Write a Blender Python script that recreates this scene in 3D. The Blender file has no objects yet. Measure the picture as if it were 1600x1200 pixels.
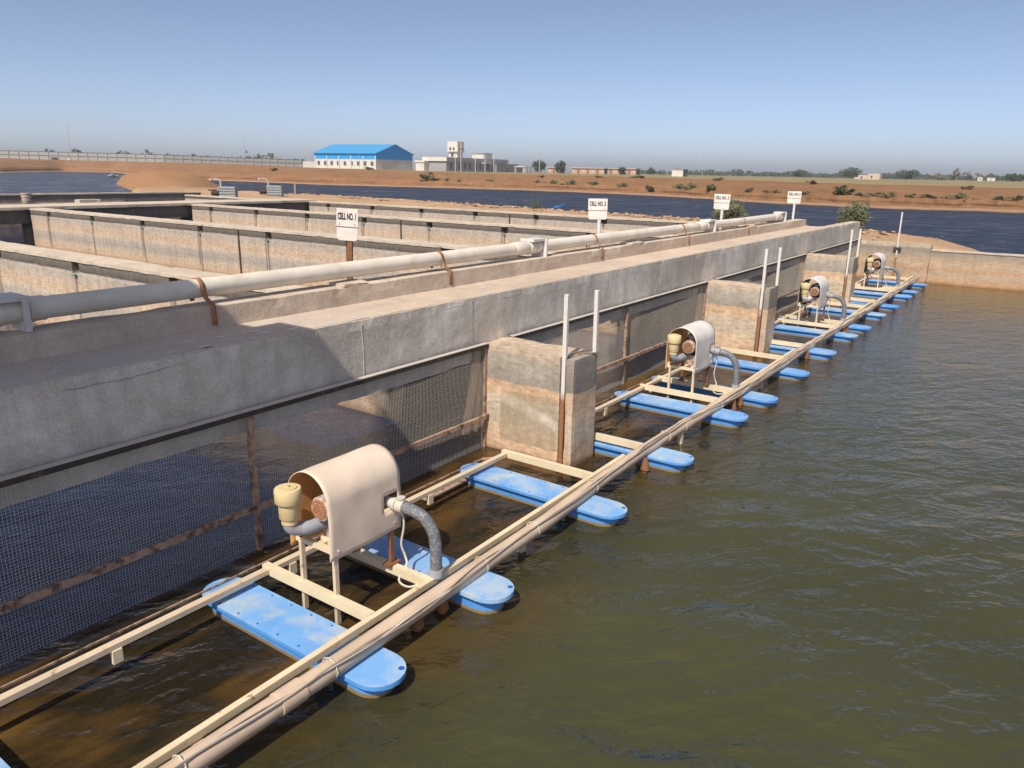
import bpy, bmesh, math, random
from mathutils import Vector, Matrix, noise
R = math.radians
random.seed(7)
sc = bpy.context.scene
col = sc.collection

# ------------------------------------------------------------------ camera
YAW, PITCH, ROLL, FPX = 0.609993, -0.273849, 0.018109, 1184.15
CAM = Vector((-5.42468, -4.08805, 2.52487))
fwd = Vector((math.cos(PITCH)*math.cos(YAW), math.cos(PITCH)*math.sin(YAW), math.sin(PITCH)))
rt0 = Vector((math.sin(YAW), -math.cos(YAW), 0)); up0 = rt0.cross(fwd)
rt = math.cos(ROLL)*rt0 + math.sin(ROLL)*up0; up = -math.sin(ROLL)*rt0 + math.cos(ROLL)*up0
cd = bpy.data.cameras.new('camera'); cam = bpy.data.objects.new('camera', cd); col.objects.link(cam)
m = Matrix((rt, up, -fwd)).transposed().to_4x4(); m.translation = CAM; cam.matrix_world = m
cd.sensor_fit = 'HORIZONTAL'; cd.sensor_width = 36; cd.lens = 36*FPX/1600
cd.clip_start = 0.05; cd.clip_end = 9000
sc.camera = cam

# ------------------------------------------------------------------ sky, sun, exposure
SUN_TRAVEL = Vector((1.0, 0.22, -1.22)).normalized()
sun_el = math.asin(-SUN_TRAVEL.z); sun_rot = math.atan2(-SUN_TRAVEL.x, -SUN_TRAVEL.y)
w = bpy.data.worlds.new('World'); sc.world = w; w.use_nodes = True
nt = w.node_tree
sky = nt.nodes.new('ShaderNodeTexSky'); sky.sky_type = 'NISHITA'; sky.sun_disc = False
sky.sun_elevation = sun_el; sky.sun_rotation = sun_rot
sky.altitude = 0; sky.air_density = 0.4; sky.dust_density = 1.15; sky.ozone_density = 2.0
bg = nt.nodes['Background']; wb = nt.nodes.new('ShaderNodeMix'); wb.data_type = 'RGBA'; wb.blend_type = 'MULTIPLY'; wb.inputs[0].default_value = 1.0
wb.inputs[7].default_value = (1.0, 0.875, 0.77, 1)      # the camera's warm white balance
nt.links.new(sky.outputs[0], wb.inputs[6]); nt.links.new(wb.outputs[2], bg.inputs[0]); bg.inputs[1].default_value = 0.135
sd = bpy.data.lights.new('sun', 'SUN'); so = bpy.data.objects.new('sun', sd); col.objects.link(so)
sd.energy = 3.08; sd.angle = R(0.53); sd.color = (1.0, 0.90, 0.77)
so.rotation_euler = SUN_TRAVEL.to_track_quat('-Z', 'Y').to_euler(); so.location = (-30, -10, 40)
sc.view_settings.view_transform = 'Standard'; sc.view_settings.look = 'None'
sc.view_settings.exposure = 0.68; sc.view_settings.gamma = 1.0

# ------------------------------------------------------------------ node helpers
class NB:
    def __init__(s, name, rough=0.8, spec=0.3):
        s.m = bpy.data.materials.new(name); s.m.use_nodes = True
        s.t = s.m.node_tree; s.b = s.t.nodes['Principled BSDF']
        s.b.inputs['Roughness'].default_value = rough
        s.b.inputs['Specular IOR Level'].default_value = spec
        s.pos = s.t.nodes.new('ShaderNodeNewGeometry').outputs['Position']
    def put(s, sock, v):
        if isinstance(v, bpy.types.NodeSocket): s.t.links.new(v, sock)
        else: sock.default_value = v
    def scale(s, vec, sx, sy, sz, rotz=0.0, loc=(0, 0, 0)):
        n = s.t.nodes.new('ShaderNodeMapping'); s.t.links.new(vec, n.inputs[0])
        n.inputs['Scale'].default_value = (sx, sy, sz); n.inputs['Rotation'].default_value = (0, 0, rotz)
        n.inputs['Location'].default_value = loc
        return n.outputs[0]
    def aligned(s, vec, theta, kx, ky):
        """turn to the direction theta first, then scale along and across it"""
        n = s.t.nodes.new('ShaderNodeMapping'); n.vector_type = 'TEXTURE'; s.t.links.new(vec, n.inputs[0])
        n.inputs['Rotation'].default_value = (0, 0, theta); n.inputs['Scale'].default_value = (1/kx, 1/ky, 1)
        return n.outputs[0]
    def noise(s, sc_, vec=None, detail=4, rough=0.55, dist=0.0):
        n = s.t.nodes.new('ShaderNodeTexNoise'); s.t.links.new(vec or s.pos, n.inputs['Vector'])
        n.inputs['Scale'].default_value = sc_; n.inputs['Detail'].default_value = detail
        n.inputs['Roughness'].default_value = rough; n.inputs['Distortion'].default_value = dist
        return n.outputs['Fac']
    def ramp(s, f, stops, mode='LINEAR'):
        n = s.t.nodes.new('ShaderNodeValToRGB'); s.t.links.new(f, n.inputs[0]); cr = n.color_ramp
        cr.interpolation = mode
        while len(cr.elements) < len(stops): cr.elements.new(0.5)
        for e, (p, c) in zip(cr.elements, stops):
            e.position = p
            e.color = (c, c, c, 1) if isinstance(c, (int, float)) else (*c, 1)
        return n.outputs[0]
    def mix(s, f, a, b, mode='MIX'):
        n = s.t.nodes.new('ShaderNodeMix'); n.data_type = 'RGBA'; n.blend_type = mode
        s.put(n.inputs[0], f)
        for k, v in ((6, a), (7, b)):
            s.put(n.inputs[k], v if isinstance(v, bpy.types.NodeSocket) else (*v, 1))
        return n.outputs[2]
    def math(s, op, a, b=0.0, c=None):
        n = s.t.nodes.new('ShaderNodeMath'); n.operation = op
        s.put(n.inputs[0], a); s.put(n.inputs[1], b)
        if c is not None: s.put(n.inputs[2], c)
        return n.outputs[0]
    def xyz(s, vec=None):
        n = s.t.nodes.new('ShaderNodeSeparateXYZ'); s.t.links.new(vec or s.pos, n.inputs[0]); return n.outputs
    def bump(s, h, strength=0.4, dist=0.01, prev=None):
        n = s.t.nodes.new('ShaderNodeBump'); s.put(n.inputs['Height'], h)
        n.inputs['Strength'].default_value = strength; n.inputs['Distance'].default_value = dist
        if prev is not None: s.t.links.new(prev, n.inputs['Normal'])
        return n.outputs[0]
    def done(s, color=None, normal=None, rough=None, metallic=None):
        if color is not None: s.put(s.b.inputs['Base Color'], color if isinstance(color, bpy.types.NodeSocket) else (*color, 1))
        if normal is not None: s.t.links.new(normal, s.b.inputs['Normal'])
        if rough is not None: s.put(s.b.inputs['Roughness'], rough)
        if metallic is not None: s.put(s.b.inputs['Metallic'], metallic)
        return s.m

def concrete(name, light, dark, stain=None, stain_amt=0.5, streak=0.35, bands=None, zr=(0, 1), fine=0.5, blot=0.35, drip=0.5, shade_to=None, wob=0.12, crack_z=None, grey_end=False, patch=None):
    """bands: colour stops over world height zr (waterline stains), blended over the cement colour"""
    n = NB(name, 0.9, 0.15)
    big = n.noise(1.3, detail=5, rough=0.6, dist=0.4); med = n.noise(7, detail=6, rough=0.65); fin = n.noise(70, detail=3)
    c = n.mix(n.ramp(big, [(0.36, 0), (0.64, 1)]), dark, light)
    c = n.mix(n.ramp(med, [(0.35, 0.0), (0.75, 0.55)]), c, tuple(0.62*x for x in dark))
    if bands:
        z = n.xyz()[2]
        wob = n.math('MULTIPLY_ADD', n.noise(3.0, n.scale(n.pos, 1, 1, 0.4), detail=6, rough=0.65), wob, n.math('SUBTRACT', z, wob/2))
        f = n.math('DIVIDE', n.math('SUBTRACT', wob, zr[0]), zr[1]-zr[0])
        bc = n.ramp(f, bands)
        c = n.mix(n.ramp(n.noise(2.2, detail=6, rough=0.7), [(0.25, 0.88), (0.55, 1.0)]), c, bc)
        c = n.mix(n.ramp(n.noise(11, n.scale(n.pos, 1, 1, 2.5), detail=5, rough=0.7), [(0.42, 0), (0.68, 0.55)]), c, tuple(0.55*x for x in dark))
    if stain:
        c = n.mix(n.math('MULTIPLY', n.ramp(n.noise(0.9, detail=6, rough=0.65, dist=0.6), [(0.42, 0), (0.62, 1)]), stain_amt), c, stain)
    st = n.ramp(n.noise(9, n.scale(n.pos, 1, 1, 0.12), detail=4), [(0.45, 0), (0.7, 1)])
    c = n.mix(n.math('MULTIPLY', st, streak), c, tuple(0.6*x for x in dark))
    bl = n.ramp(n.noise(2.6, n.scale(n.pos, 0.6, 0.6, 1.3, loc=(1, 5, 2)), detail=8, rough=0.72, dist=0.4), [(0.47, 0), (0.66, 1)])
    c = n.mix(n.math('MULTIPLY', bl, blot), c, tuple(0.42*x for x in dark))
    dr = n.ramp(n.noise(16, n.scale(n.pos, 1, 1, 0.07, loc=(2, 1, 0)), detail=3), [(0.70, 0), (0.76, 1)])
    c = n.mix(n.math('MULTIPLY', n.math('MULTIPLY', dr, n.ramp(n.noise(1.1, detail=2), [(0.5, 0), (0.65, 1)])), drip), c, tuple(min(1, 1.4*x) for x in light))
    wh = n.ramp(n.noise(4.5, n.scale(n.pos, 1.6, 1.6, 0.8, loc=(3, 7, 1)), detail=7, rough=0.75), [(0.64, 0), (0.7, 0.5)])
    c = n.mix(n.math('MULTIPLY', wh, 0.55), c, tuple(min(1, 1.55*x) for x in light))
    if grey_end:               # shade painted in: the deck greys towards its shaded near end
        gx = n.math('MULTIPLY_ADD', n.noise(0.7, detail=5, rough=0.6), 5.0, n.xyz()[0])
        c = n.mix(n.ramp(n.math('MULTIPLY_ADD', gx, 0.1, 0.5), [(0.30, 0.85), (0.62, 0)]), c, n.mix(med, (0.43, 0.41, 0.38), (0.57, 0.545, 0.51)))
    if crack_z is not None:    # the day joint below the deck, cracked open here and there
        dz = n.math('ABSOLUTE', n.math('SUBTRACT', n.math('MULTIPLY_ADD', n.noise(2.2, n.scale(n.pos, 1, 1, 0.2), detail=6, rough=0.7), 0.09, n.xyz()[2]), crack_z+0.045))
        c = n.mix(n.math('MULTIPLY', n.ramp(dz, [(0.0015, 1), (0.006, 0)]), n.ramp(n.noise(0.8, detail=3), [(0.5, 0), (0.58, 0.55)])), c, (0.07, 0.06, 0.05))
    if patch is not None:      # a rough darker patch repair with lime washed out of it
        px_, (y0_, y1_), (z0_, z1_) = patch; X, Y, Z = n.xyz(); jit = n.math('MULTIPLY', n.math('SUBTRACT', n.noise(9, detail=5), 0.5), 0.10)
        def edge(v, lo, hi):
            a_ = n.ramp(n.math('ADD', n.math('MULTIPLY_ADD', v, 5.0, -5.0*lo+0.5), jit), [(0.48, 0), (0.52, 1)])
            b_ = n.ramp(n.math('ADD', n.math('MULTIPLY_ADD', v, -5.0, 5.0*hi+0.5), jit), [(0.48, 0), (0.52, 1)])
            return n.math('MULTIPLY', a_, b_)
        ins = n.math('MULTIPLY', n.math('MULTIPLY', edge(Y, y0_, y1_), edge(Z, z0_, z1_)), edge(X, px_-0.1, px_+0.1))
        tex = n.noise(14, detail=7, rough=0.75)
        c = n.mix(n.math('MULTIPLY', ins, n.ramp(tex, [(0.3, 0.9), (0.7, 0.35)])), c, (0.30, 0.245, 0.17))
        lw = n.math('ABSOLUTE', n.math('SUBTRACT', n.math('MULTIPLY_ADD', Y, -0.30, Z), 0.60))
        lime = n.math('MULTIPLY', n.ramp(n.math('MULTIPLY_ADD', n.math('SUBTRACT', tex, 0.5), 0.16, lw), [(0.01, 0.8), (0.07, 0)]), n.math('MULTIPLY', ins, n.ramp(n.noise(5, detail=5, rough=0.7), [(0.36, 0.1), (0.6, 1)])))
        c = n.mix(lime, c, (0.66, 0.62, 0.55))
    if shade_to is not None:   # shade under the walkway, painted black onto the near ends of the walls
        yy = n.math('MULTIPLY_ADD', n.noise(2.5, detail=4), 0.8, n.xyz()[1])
        c = n.mix(n.math('MULTIPLY', n.ramp(n.math('DIVIDE', yy, 10), [(shade_to/10, 1), (shade_to/10+0.03, 0)]), n.ramp(n.xyz()[2], [(0.88, 0.93), (0.95, 0)])), c, (0.022, 0.02, 0.018))
    c = n.mix(0.22, c, n.ramp(fin, [(0.3, 0.25), (0.7, 0.95)]), 'OVERLAY')
    bn = n.bump(med, 0.35, 0.02); bn = n.bump(fin, fine, 0.004, bn)
    return n.done(c, bn)

def painted(name, base, wear=None, wear_lo=0.55, wear_hi=0.68, rough=0.55, dust=None, metallic=0.0, sc_=9.0, dusts=4.0, dlo=0.45, dhi=0.75, damt=0.6):
    n = NB(name, rough, 0.35)
    c = n.mix(n.ramp(n.noise(3.5, detail=4), [(0.3, 0), (0.7, 1)]), tuple(0.82*x for x in base), base)
    if dust:
        c = n.mix(n.math('MULTIPLY', n.ramp(n.noise(dusts, detail=6, rough=0.65, dist=0.5), [(dlo, 0), (dhi, 1)]), damt), c, dust)
    if wear:
        c = n.mix(n.ramp(n.noise(sc_, detail=7, rough=0.7), [(wear_lo, 0), (wear_hi, 1)]), c, wear)
    f = n.noise(60, detail=3)
    return n.done(c, n.bump(f, 0.12, 0.004), metallic=metallic)

M = {}
# concrete
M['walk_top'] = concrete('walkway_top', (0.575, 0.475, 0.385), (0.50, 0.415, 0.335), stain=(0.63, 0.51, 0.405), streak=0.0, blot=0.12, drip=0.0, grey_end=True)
M['beam'] = concrete('beam_cement', (0.84, 0.785, 0.70), (0.65, 0.605, 0.535), stain=(0.32, 0.28, 0.235), stain_amt=0.6, streak=0.5, blot=0.32, drip=0.8, crack_z=1.365)
M['parapet'] = concrete('parapet_cement', (0.70, 0.59, 0.48), (0.54, 0.455, 0.365), stain=(0.56, 0.43, 0.33), stain_amt=0.6, streak=0.25)
TAN, ORG, GRY, DRK = (0.50, 0.355, 0.235), (0.52, 0.335, 0.19), (0.40, 0.355, 0.30), (0.13, 0.12, 0.11)
M['pier'] = concrete('pier_cement', (0.46, 0.36, 0.26), (0.32, 0.255, 0.19), streak=0.25,
    bands=[(0.0, (0.17, 0.10, 0.055)), (0.05, (0.68, 0.47, 0.31)), (0.22, (0.70, 0.54, 0.38)), (0.30, (0.58, 0.49, 0.38)), (0.42, (0.54, 0.47, 0.37)), (0.50, (0.68, 0.57, 0.44)), (0.58, (0.70, 0.48, 0.30)), (0.655, (0.68, 0.48, 0.32)), (0.675, (0.35, 0.33, 0.295)), (0.86, (0.45, 0.42, 0.365)), (0.95, (0.56, 0.47, 0.36)), (1.0, (0.66, 0.51, 0.38))], zr=(0, 1.02), blot=0.35, drip=0.9, patch=(0.0, (-0.79, -0.17), (0.12, 0.60)))
M['pier_front'] = concrete('pier_front_cement', (0.62, 0.50, 0.38), (0.46, 0.375, 0.29), streak=0.55,
    bands=[(0.0, (0.20, 0.13, 0.075)), (0.06, (0.66, 0.48, 0.33)), (0.3, (0.58, 0.50, 0.40)), (0.5, (0.64, 0.48, 0.34)), (0.62, (0.60, 0.42, 0.27)), (0.66, (0.68, 0.50, 0.33)), (0.68, (0.21, 0.2, 0.19)), (0.97, (0.33, 0.31, 0.28)), (1.0, TAN)], zr=(0, 1.02), drip=0.8)
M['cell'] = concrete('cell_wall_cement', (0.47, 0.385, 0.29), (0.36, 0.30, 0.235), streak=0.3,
    bands=[(0.0, (0.30, 0.18, 0.10)), (0.08, (0.60, 0.43, 0.29)), (0.22, (0.58, 0.47, 0.35)), (0.33, (0.41, 0.375, 0.335)), (0.44, (0.48, 0.42, 0.35)), (0.50, (0.61, 0.51, 0.40)), (0.57, (0.60, 0.45, 0.31)), (0.66, (0.58, 0.46, 0.345)), (0.76, (0.47, 0.42, 0.36)), (0.815, (0.50, 0.455, 0.395)), (0.83, (0.065, 0.06, 0.055)), (0.92, (0.15, 0.14, 0.127)), (1.0, (0.10, 0.094, 0.085))], zr=(0, 1.2), shade_to=1.7, blot=0.2, wob=0.05)
M['cell_top'] = concrete('cell_wall_coping', (0.64, 0.55, 0.44), (0.53, 0.455, 0.365), streak=0.0, drip=0.0, blot=0.2)
M['old'] = concrete('old_dark_cement', (0.26, 0.235, 0.205), (0.15, 0.14, 0.125), streak=0.4,
    bands=[(0.0, (0.35, 0.26, 0.18)), (0.4, (0.36, 0.30, 0.23)), (0.55, (0.14, 0.13, 0.12)), (0.75, (0.22, 0.2, 0.18)), (1.0, (0.17, 0.16, 0.145))], zr=(0, 1.3))
M['endwall'] = concrete('end_wall_cement', (0.50, 0.40, 0.30), (0.40, 0.315, 0.235), streak=0.25,
    bands=[(0.0, (0.26, 0.15, 0.07)), (0.08, ORG), (0.30, (0.46, 0.385, 0.29)), (0.38, ORG), (0.55, (0.52, 0.42, 0.31)), (0.66, (0.47, 0.34, 0.225)), (0.75, (0.36, 0.32, 0.27)), (0.9, (0.27, 0.245, 0.215)), (0.97, (0.48, 0.41, 0.33))], zr=(0, 0.92))
# metals, plastics
M['cream'] = painted('cream_paint', (0.78, 0.68, 0.47), wear=(0.30, 0.15, 0.07), wear_lo=0.63, wear_hi=0.69, dust=(0.55, 0.42, 0.28), sc_=14)
M['brown_bar'] = painted('brown_bar_paint', (0.70, 0.58, 0.42), wear=(0.28, 0.15, 0.08), wear_lo=0.6, wear_hi=0.72, dust=(0.50, 0.37, 0.25), sc_=10, damt=0.45)
M['rust'] = painted('rust', (0.26, 0.115, 0.055), wear=(0.12, 0.06, 0.035), wear_lo=0.45, wear_hi=0.65, rough=0.9, dust=(0.38, 0.2, 0.11))
M['rail'] = painted('rusty_rail', (0.44, 0.30, 0.22), wear=(0.10, 0.06, 0.045), wear_lo=0.47, wear_hi=0.62, rough=0.85, dust=(0.50, 0.34, 0.24), sc_=16)
M['dark_iron'] = painted('dark_iron', (0.055, 0.045, 0.04), wear=(0.16, 0.09, 0.06), wear_lo=0.55, wear_hi=0.7, rough=0.8, sc_=20)
M['galv'] = painted('galvanised_wire', (0.56, 0.52, 0.46), wear=(0.25, 0.17, 0.11), wear_lo=0.6, wear_hi=0.8, rough=0.6)
M['pvc'] = painted('pvc_pipe', (0.80, 0.75, 0.65), dust=(0.50, 0.41, 0.31), rough=0.5, damt=0.5)
M['conduit'] = painted('conduit_pvc', (0.64, 0.51, 0.385), dust=(0.42, 0.31, 0.22), wear=(0.25, 0.13, 0.08), wear_lo=0.68, wear_hi=0.75, rough=0.6)
M['white_pvc'] = painted('white_pvc', (0.72, 0.72, 0.70), dust=(0.45, 0.38, 0.3), rough=0.5, damt=0.4)
M['grey_plastic'] = painted('grey_plastic', (0.34, 0.37, 0.42), dust=(0.4, 0.36, 0.31), rough=0.5)
M['motor'] = painted('motor_paint', (0.50, 0.47, 0.44), wear=(0.35, 0.17, 0.09), wear_lo=0.48, wear_hi=0.6, rough=0.6, sc_=25)
M['grille'] = painted('rusty_grille', (0.36, 0.17, 0.09), wear=(0.6, 0.45, 0.36), wear_lo=0.55, wear_hi=0.66, rough=0.8, sc_=40)
M['filter'] = painted('cream_plastic', (0.74, 0.60, 0.33), dust=(0.52, 0.38, 0.2), rough=0.5, damt=0.4)
M['cover'] = painted('fibreglass_cover', (0.76, 0.63, 0.51), dust=(0.81, 0.71, 0.59), rough=0.55, dusts=2.5, damt=0.7, wear=(0.40, 0.28, 0.2), wear_lo=0.7, wear_hi=0.8, sc_=22)
M['cover_grey'] = painted('grey_fibreglass_cover', (0.74, 0.71, 0.68), dust=(0.78, 0.72, 0.65), rough=0.55, dusts=2.5, damt=0.7)
M['cover_in'] = painted('fibreglass_inside', (0.80, 0.40, 0.13), dust=(0.62, 0.28, 0.09), rough=0.8)  # orange glow of sun through the thin cover, painted into the colour
M['cover_in_dark'] = painted('dark_fibreglass_inside', (0.10, 0.07, 0.05), rough=0.8)
M['hose'] = None
M['strap'] = painted('rusty_strap', (0.42, 0.20, 0.09), wear=(0.2, 0.10, 0.05), wear_lo=0.5, wear_hi=0.65, rough=0.85)
M['board'] = painted('sign_white', (0.80, 0.78, 0.73), dust=(0.58, 0.48, 0.38), rough=0.5, damt=0.5, dusts=12.0, wear=(0.35, 0.22, 0.14), wear_lo=0.68, wear_hi=0.74)
M['ink'] = painted('sign_ink', (0.025, 0.025, 0.03), rough=0.6)
M['wood'] = painted('weathered_wood', (0.46, 0.34, 0.235), dust=(0.33, 0.23, 0.15), wear=(0.2, 0.14, 0.09), wear_lo=0.6, wear_hi=0.7, rough=0.9)
M['cable'] = painted('grey_cable', (0.30, 0.255, 0.21), dust=(0.50, 0.40, 0.31), rough=0.7)
M['cable_dark'] = painted('dark_cable', (0.26, 0.21, 0.165), dust=(0.42, 0.33, 0.25), rough=0.7)
M['cable_white'] = painted('white_cable', (0.62, 0.58, 0.51), dust=(0.4, 0.33, 0.26), rough=0.6)
M['green_tie'] = painted('green_twine', (0.03, 0.30, 0.22), rough=0.8)
M['steel_sheet'] = painted('galvanised_sheet', (0.22, 0.26, 0.28), dust=(0.3, 0.31, 0.31), rough=0.5)
M['blue_bag'] = painted('blue_plastic', (0.05, 0.22, 0.62), dust=(0.3, 0.4, 0.5), rough=0.5)
# buildings
M['white_wall'] = painted('white_wall', (0.72, 0.70, 0.65), dust=(0.5, 0.43, 0.35), rough=0.85, dusts=0.3)
M['grey_wall'] = painted('grey_wall', (0.36, 0.36, 0.37), dust=(0.27, 0.26, 0.26), rough=0.85, dusts=0.3)
M['roof_blue'] = painted('blue_roof_sheet', (0.06, 0.34, 0.68), rough=0.6)
M['gable_blue'] = painted('blue_gable_sheet', (0.02, 0.36, 0.90), rough=0.6)
M['pane'] = painted('dark_pane', (0.06, 0.075, 0.09), rough=0.3)
M['pink_wall'] = painted('pinkish_wall', (0.50, 0.34, 0.26), dust=(0.55, 0.45, 0.36), rough=0.85, dusts=0.5)
M['door_brown'] = painted('brown_door', (0.30, 0.12, 0.07), rough=0.7)
M['sand_wall'] = painted('sand_wall', (0.60, 0.50, 0.40), rough=0.9)
M['fence'] = painted('fence_panel', (0.40, 0.395, 0.385), dust=(0.34, 0.33, 0.32), rough=0.9, dusts=0.1)
M['fence_dark'] = painted('fence_rail', (0.12, 0.12, 0.12), rough=0.9)
M['pole_metal'] = painted('pole_metal', (0.45, 0.44, 0.43), rough=0.6)
M['trunk'] = painted('bark', (0.16, 0.11, 0.07), rough=0.95)

def leafmat(name, a, b):
    n = NB(name, 0.75, 0.2)
    c = n.mix(n.ramp(n.noise(0.9, detail=3), [(0.3, 0), (0.7, 1)]), a, b)
    return n.done(c)
M['leaf_dark'] = leafmat('leaf_dark', (0.035, 0.055, 0.022), (0.075, 0.10, 0.04))
M['leaf_grey'] = leafmat('leaf_grey', (0.085, 0.10, 0.05), (0.17, 0.18, 0.10))
M['leaf_dry'] = leafmat('leaf_dry', (0.14, 0.13, 0.065), (0.22, 0.19, 0.10))
M['leaf_pale'] = leafmat('leaf_pale', (0.11, 0.145, 0.09), (0.22, 0.25, 0.17))

def float_mat():
    n = NB('blue_float_plastic', 0.45, 0.4)
    base = n.mix(n.ramp(n.noise(4, detail=4), [(0.3, 0), (0.7, 1)]), (0.07, 0.27, 0.68), (0.11, 0.345, 0.78))
    pale = n.ramp(n.noise(3.6, detail=7, rough=0.65, dist=0.5), [(0.43, 0), (0.66, 0.85)])
    z = n.xyz()[2]
    topm = n.ramp(n.math('DIVIDE', z, 0.2), [(0.48, 0), (0.54, 1)])
    c = n.mix(n.math('MULTIPLY', pale, topm), base, (0.60, 0.57, 0.44))
    c = n.mix(n.math('MULTIPLY', n.ramp(n.noise(1.7, detail=4), [(0.35, 0.2), (0.7, 0.7)]), topm), c, (0.30, 0.52, 0.78))
    alg = n.ramp(n.math('ADD', z, n.math('MULTIPLY', n.noise(14), 0.02)), [(0.024, 1), (0.036, 0)])
    c = n.mix(alg, c, (0.25, 0.17, 0.07))
    return n.done(c, n.bump(n.noise(50), 0.1, 0.003))
M['float'] = float_mat(); M['bolt'] = painted('blue_bolt_recess', (0.025, 0.12, 0.42), rough=0.6)
def hose_mat():
    n = NB('grey_wrapped_hose', 0.45, 0.45)
    f = n.noise(45, n.scale(n.pos, 1, 1, 1), detail=5, rough=0.7, dist=1.5)
    c = n.mix(n.ramp(f, [(0.5, 0), (0.62, 1)]), (0.13, 0.145, 0.165), (0.33, 0.34, 0.35))
    return n.done(c, n.bump(f, 0.7, 0.01))
M['hose'] = hose_mat()
def pole_mat():
    n = NB('white_pole_rusting_low', 0.6, 0.3)
    z = n.math('ADD', n.xyz()[2], n.math('MULTIPLY', n.noise(9, detail=5), 0.25))
    c = n.mix(n.ramp(n.math('DIVIDE', z, 2.0), [(0.35, 0), (0.41, 1)]), (0.30, 0.14, 0.075), (0.66, 0.64, 0.60))
    c = n.mix(n.ramp(n.noise(22, detail=6, rough=0.7), [(0.6, 0), (0.7, 0.7)]), c, (0.36, 0.22, 0.14))
    return n.done(c)
M['pole'] = pole_mat()

def water_mat(name, deep, silt, amp, scale, silt_mask=True, fine=1.0, dir_=R(-52), rough=0.04):
    n = NB(name, rough, 0.5); n.b.inputs['IOR'].default_value = 1.333
    x, y, z = n.xyz()
    c = n.mix(n.ramp(n.noise(0.35, detail=3), [(0.35, 0), (0.65, 1)]), tuple(0.8*v for v in deep), deep)
    if silt_mask:   # stirred-up silt along the aerated strip and against the walls
        near = n.ramp(n.math('MULTIPLY_ADD', y, 0.25, 0.75), [(0.18, 0), (0.48, 1)])
        pat = n.ramp(n.noise(0.9, n.scale(n.pos, 0.55, 1.4, 1), detail=4, rough=0.6, dist=0.8), [(0.42, 0.0), (0.66, 1)])
        wall = n.ramp(n.math('MULTIPLY_ADD', n.noise(1.6, detail=3), 1.0, n.math('SUBTRACT', x, 14.9)), [(0.35, 0), (1.0, 0.8)])
        c = n.mix(near, c, (0.017, 0.0135, 0.0065)); c = n.mix(n.math('MAXIMUM', n.math('MULTIPLY', near, pat), wall), c, silt)  # dark reflections along the rafts painted into the base colour, silt over them
    gust = n.math('MULTIPLY', n.ramp(n.noise(0.22, detail=3), [(0.35, 0.55), (0.65, 1.15)]), n.ramp(n.math('MULTIPLY_ADD', x, 0.06, 0.3), [(0.0, 1.35), (0.35, 1.0), (0.75, 0.55)]))
    g1 = n.math('MULTIPLY', gust, n.ramp(n.math('MULTIPLY_ADD', x, 0.06, 0.3), [(0.2, 1.0), (0.62, 0.12)]))
    b1 = n.math('MULTIPLY', g1, n.noise(1.4*scale, n.aligned(n.pos, dir_, 0.5, 1.0), detail=2, rough=0.5, dist=0.5))
    b2 = n.math('MULTIPLY', gust, n.noise(4.0*scale, n.aligned(n.pos, dir_+0.35, 0.5, 1.0), detail=3, rough=0.55, dist=0.6))
    b3 = n.noise(11.0*scale, n.aligned(n.pos, dir_-0.3, 0.6, 1.0), detail=3, rough=0.6, dist=0.5)
    bn = n.bump(b1, 1.0, 0.12*amp/scale); bn = n.bump(b2, 1.0, 0.048*amp/scale, bn); bn = n.bump(b3, 1.0, 0.012*amp*fine/scale, bn)
    return n.done(c, bn)
M['water'] = water_mat('pond_water', (0.062, 0.064, 0.029), (0.125, 0.068, 0.017), 1.0, 1.0)
M['water_cell'] = water_mat('cell_water', (0.011, 0.021, 0.066), (0.07, 0.05, 0.03), 0.17, 1.4, silt_mask=False); M['water_cell'].node_tree.nodes['Principled BSDF'].inputs['Specular IOR Level'].default_value = 1.0  # blue of the reflected sky painted into the cell water's base colour
def windy_water(name, deep, refl, scale):
    """far water ruffled by wind: steep little waves mostly show their dark faces"""
    n = NB(name); t = n.t
    b1 = n.noise(0.5*scale, n.aligned(n.pos, R(-52), 0.6, 1.0), detail=5, rough=0.7, dist=0.9)
    b2 = n.noise(1.7*scale, n.aligned(n.pos, R(-40), 0.65, 1.0), detail=5, rough=0.7, dist=0.9)
    bn = n.bump(b2, 1.0, 0.35, n.bump(b1, 1.0, 0.6))
    d = t.nodes.new('ShaderNodeBsdfDiffuse'); d.inputs[0].default_value = (*deep, 1)
    g = t.nodes.new('ShaderNodeBsdfGlossy'); g.inputs['Roughness'].default_value = 0.12; t.links.new(bn, g.inputs['Normal'])
    mx = t.nodes.new('ShaderNodeMixShader')
    f = n.ramp(n.math('MULTIPLY', n.math('ADD', b1, b2), 0.5), [(0.42, 0.2*refl), (0.51, refl), (0.60, 2.8*refl)])
    t.links.new(f, mx.inputs[0]); t.links.new(d.outputs[0], mx.inputs[1]); t.links.new(g.outputs[0], mx.inputs[2])
    t.links.new(mx.outputs[0], t.nodes['Material Output'].inputs[0]); t.nodes.remove(n.b)
    return n.m
M['water_far'] = windy_water('far_pond_water', (0.030, 0.045, 0.078), 0.14, 0.7)
M['water_left'] = windy_water('left_pond_water', (0.05, 0.065, 0.10), 0.28, 0.6)

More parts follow.
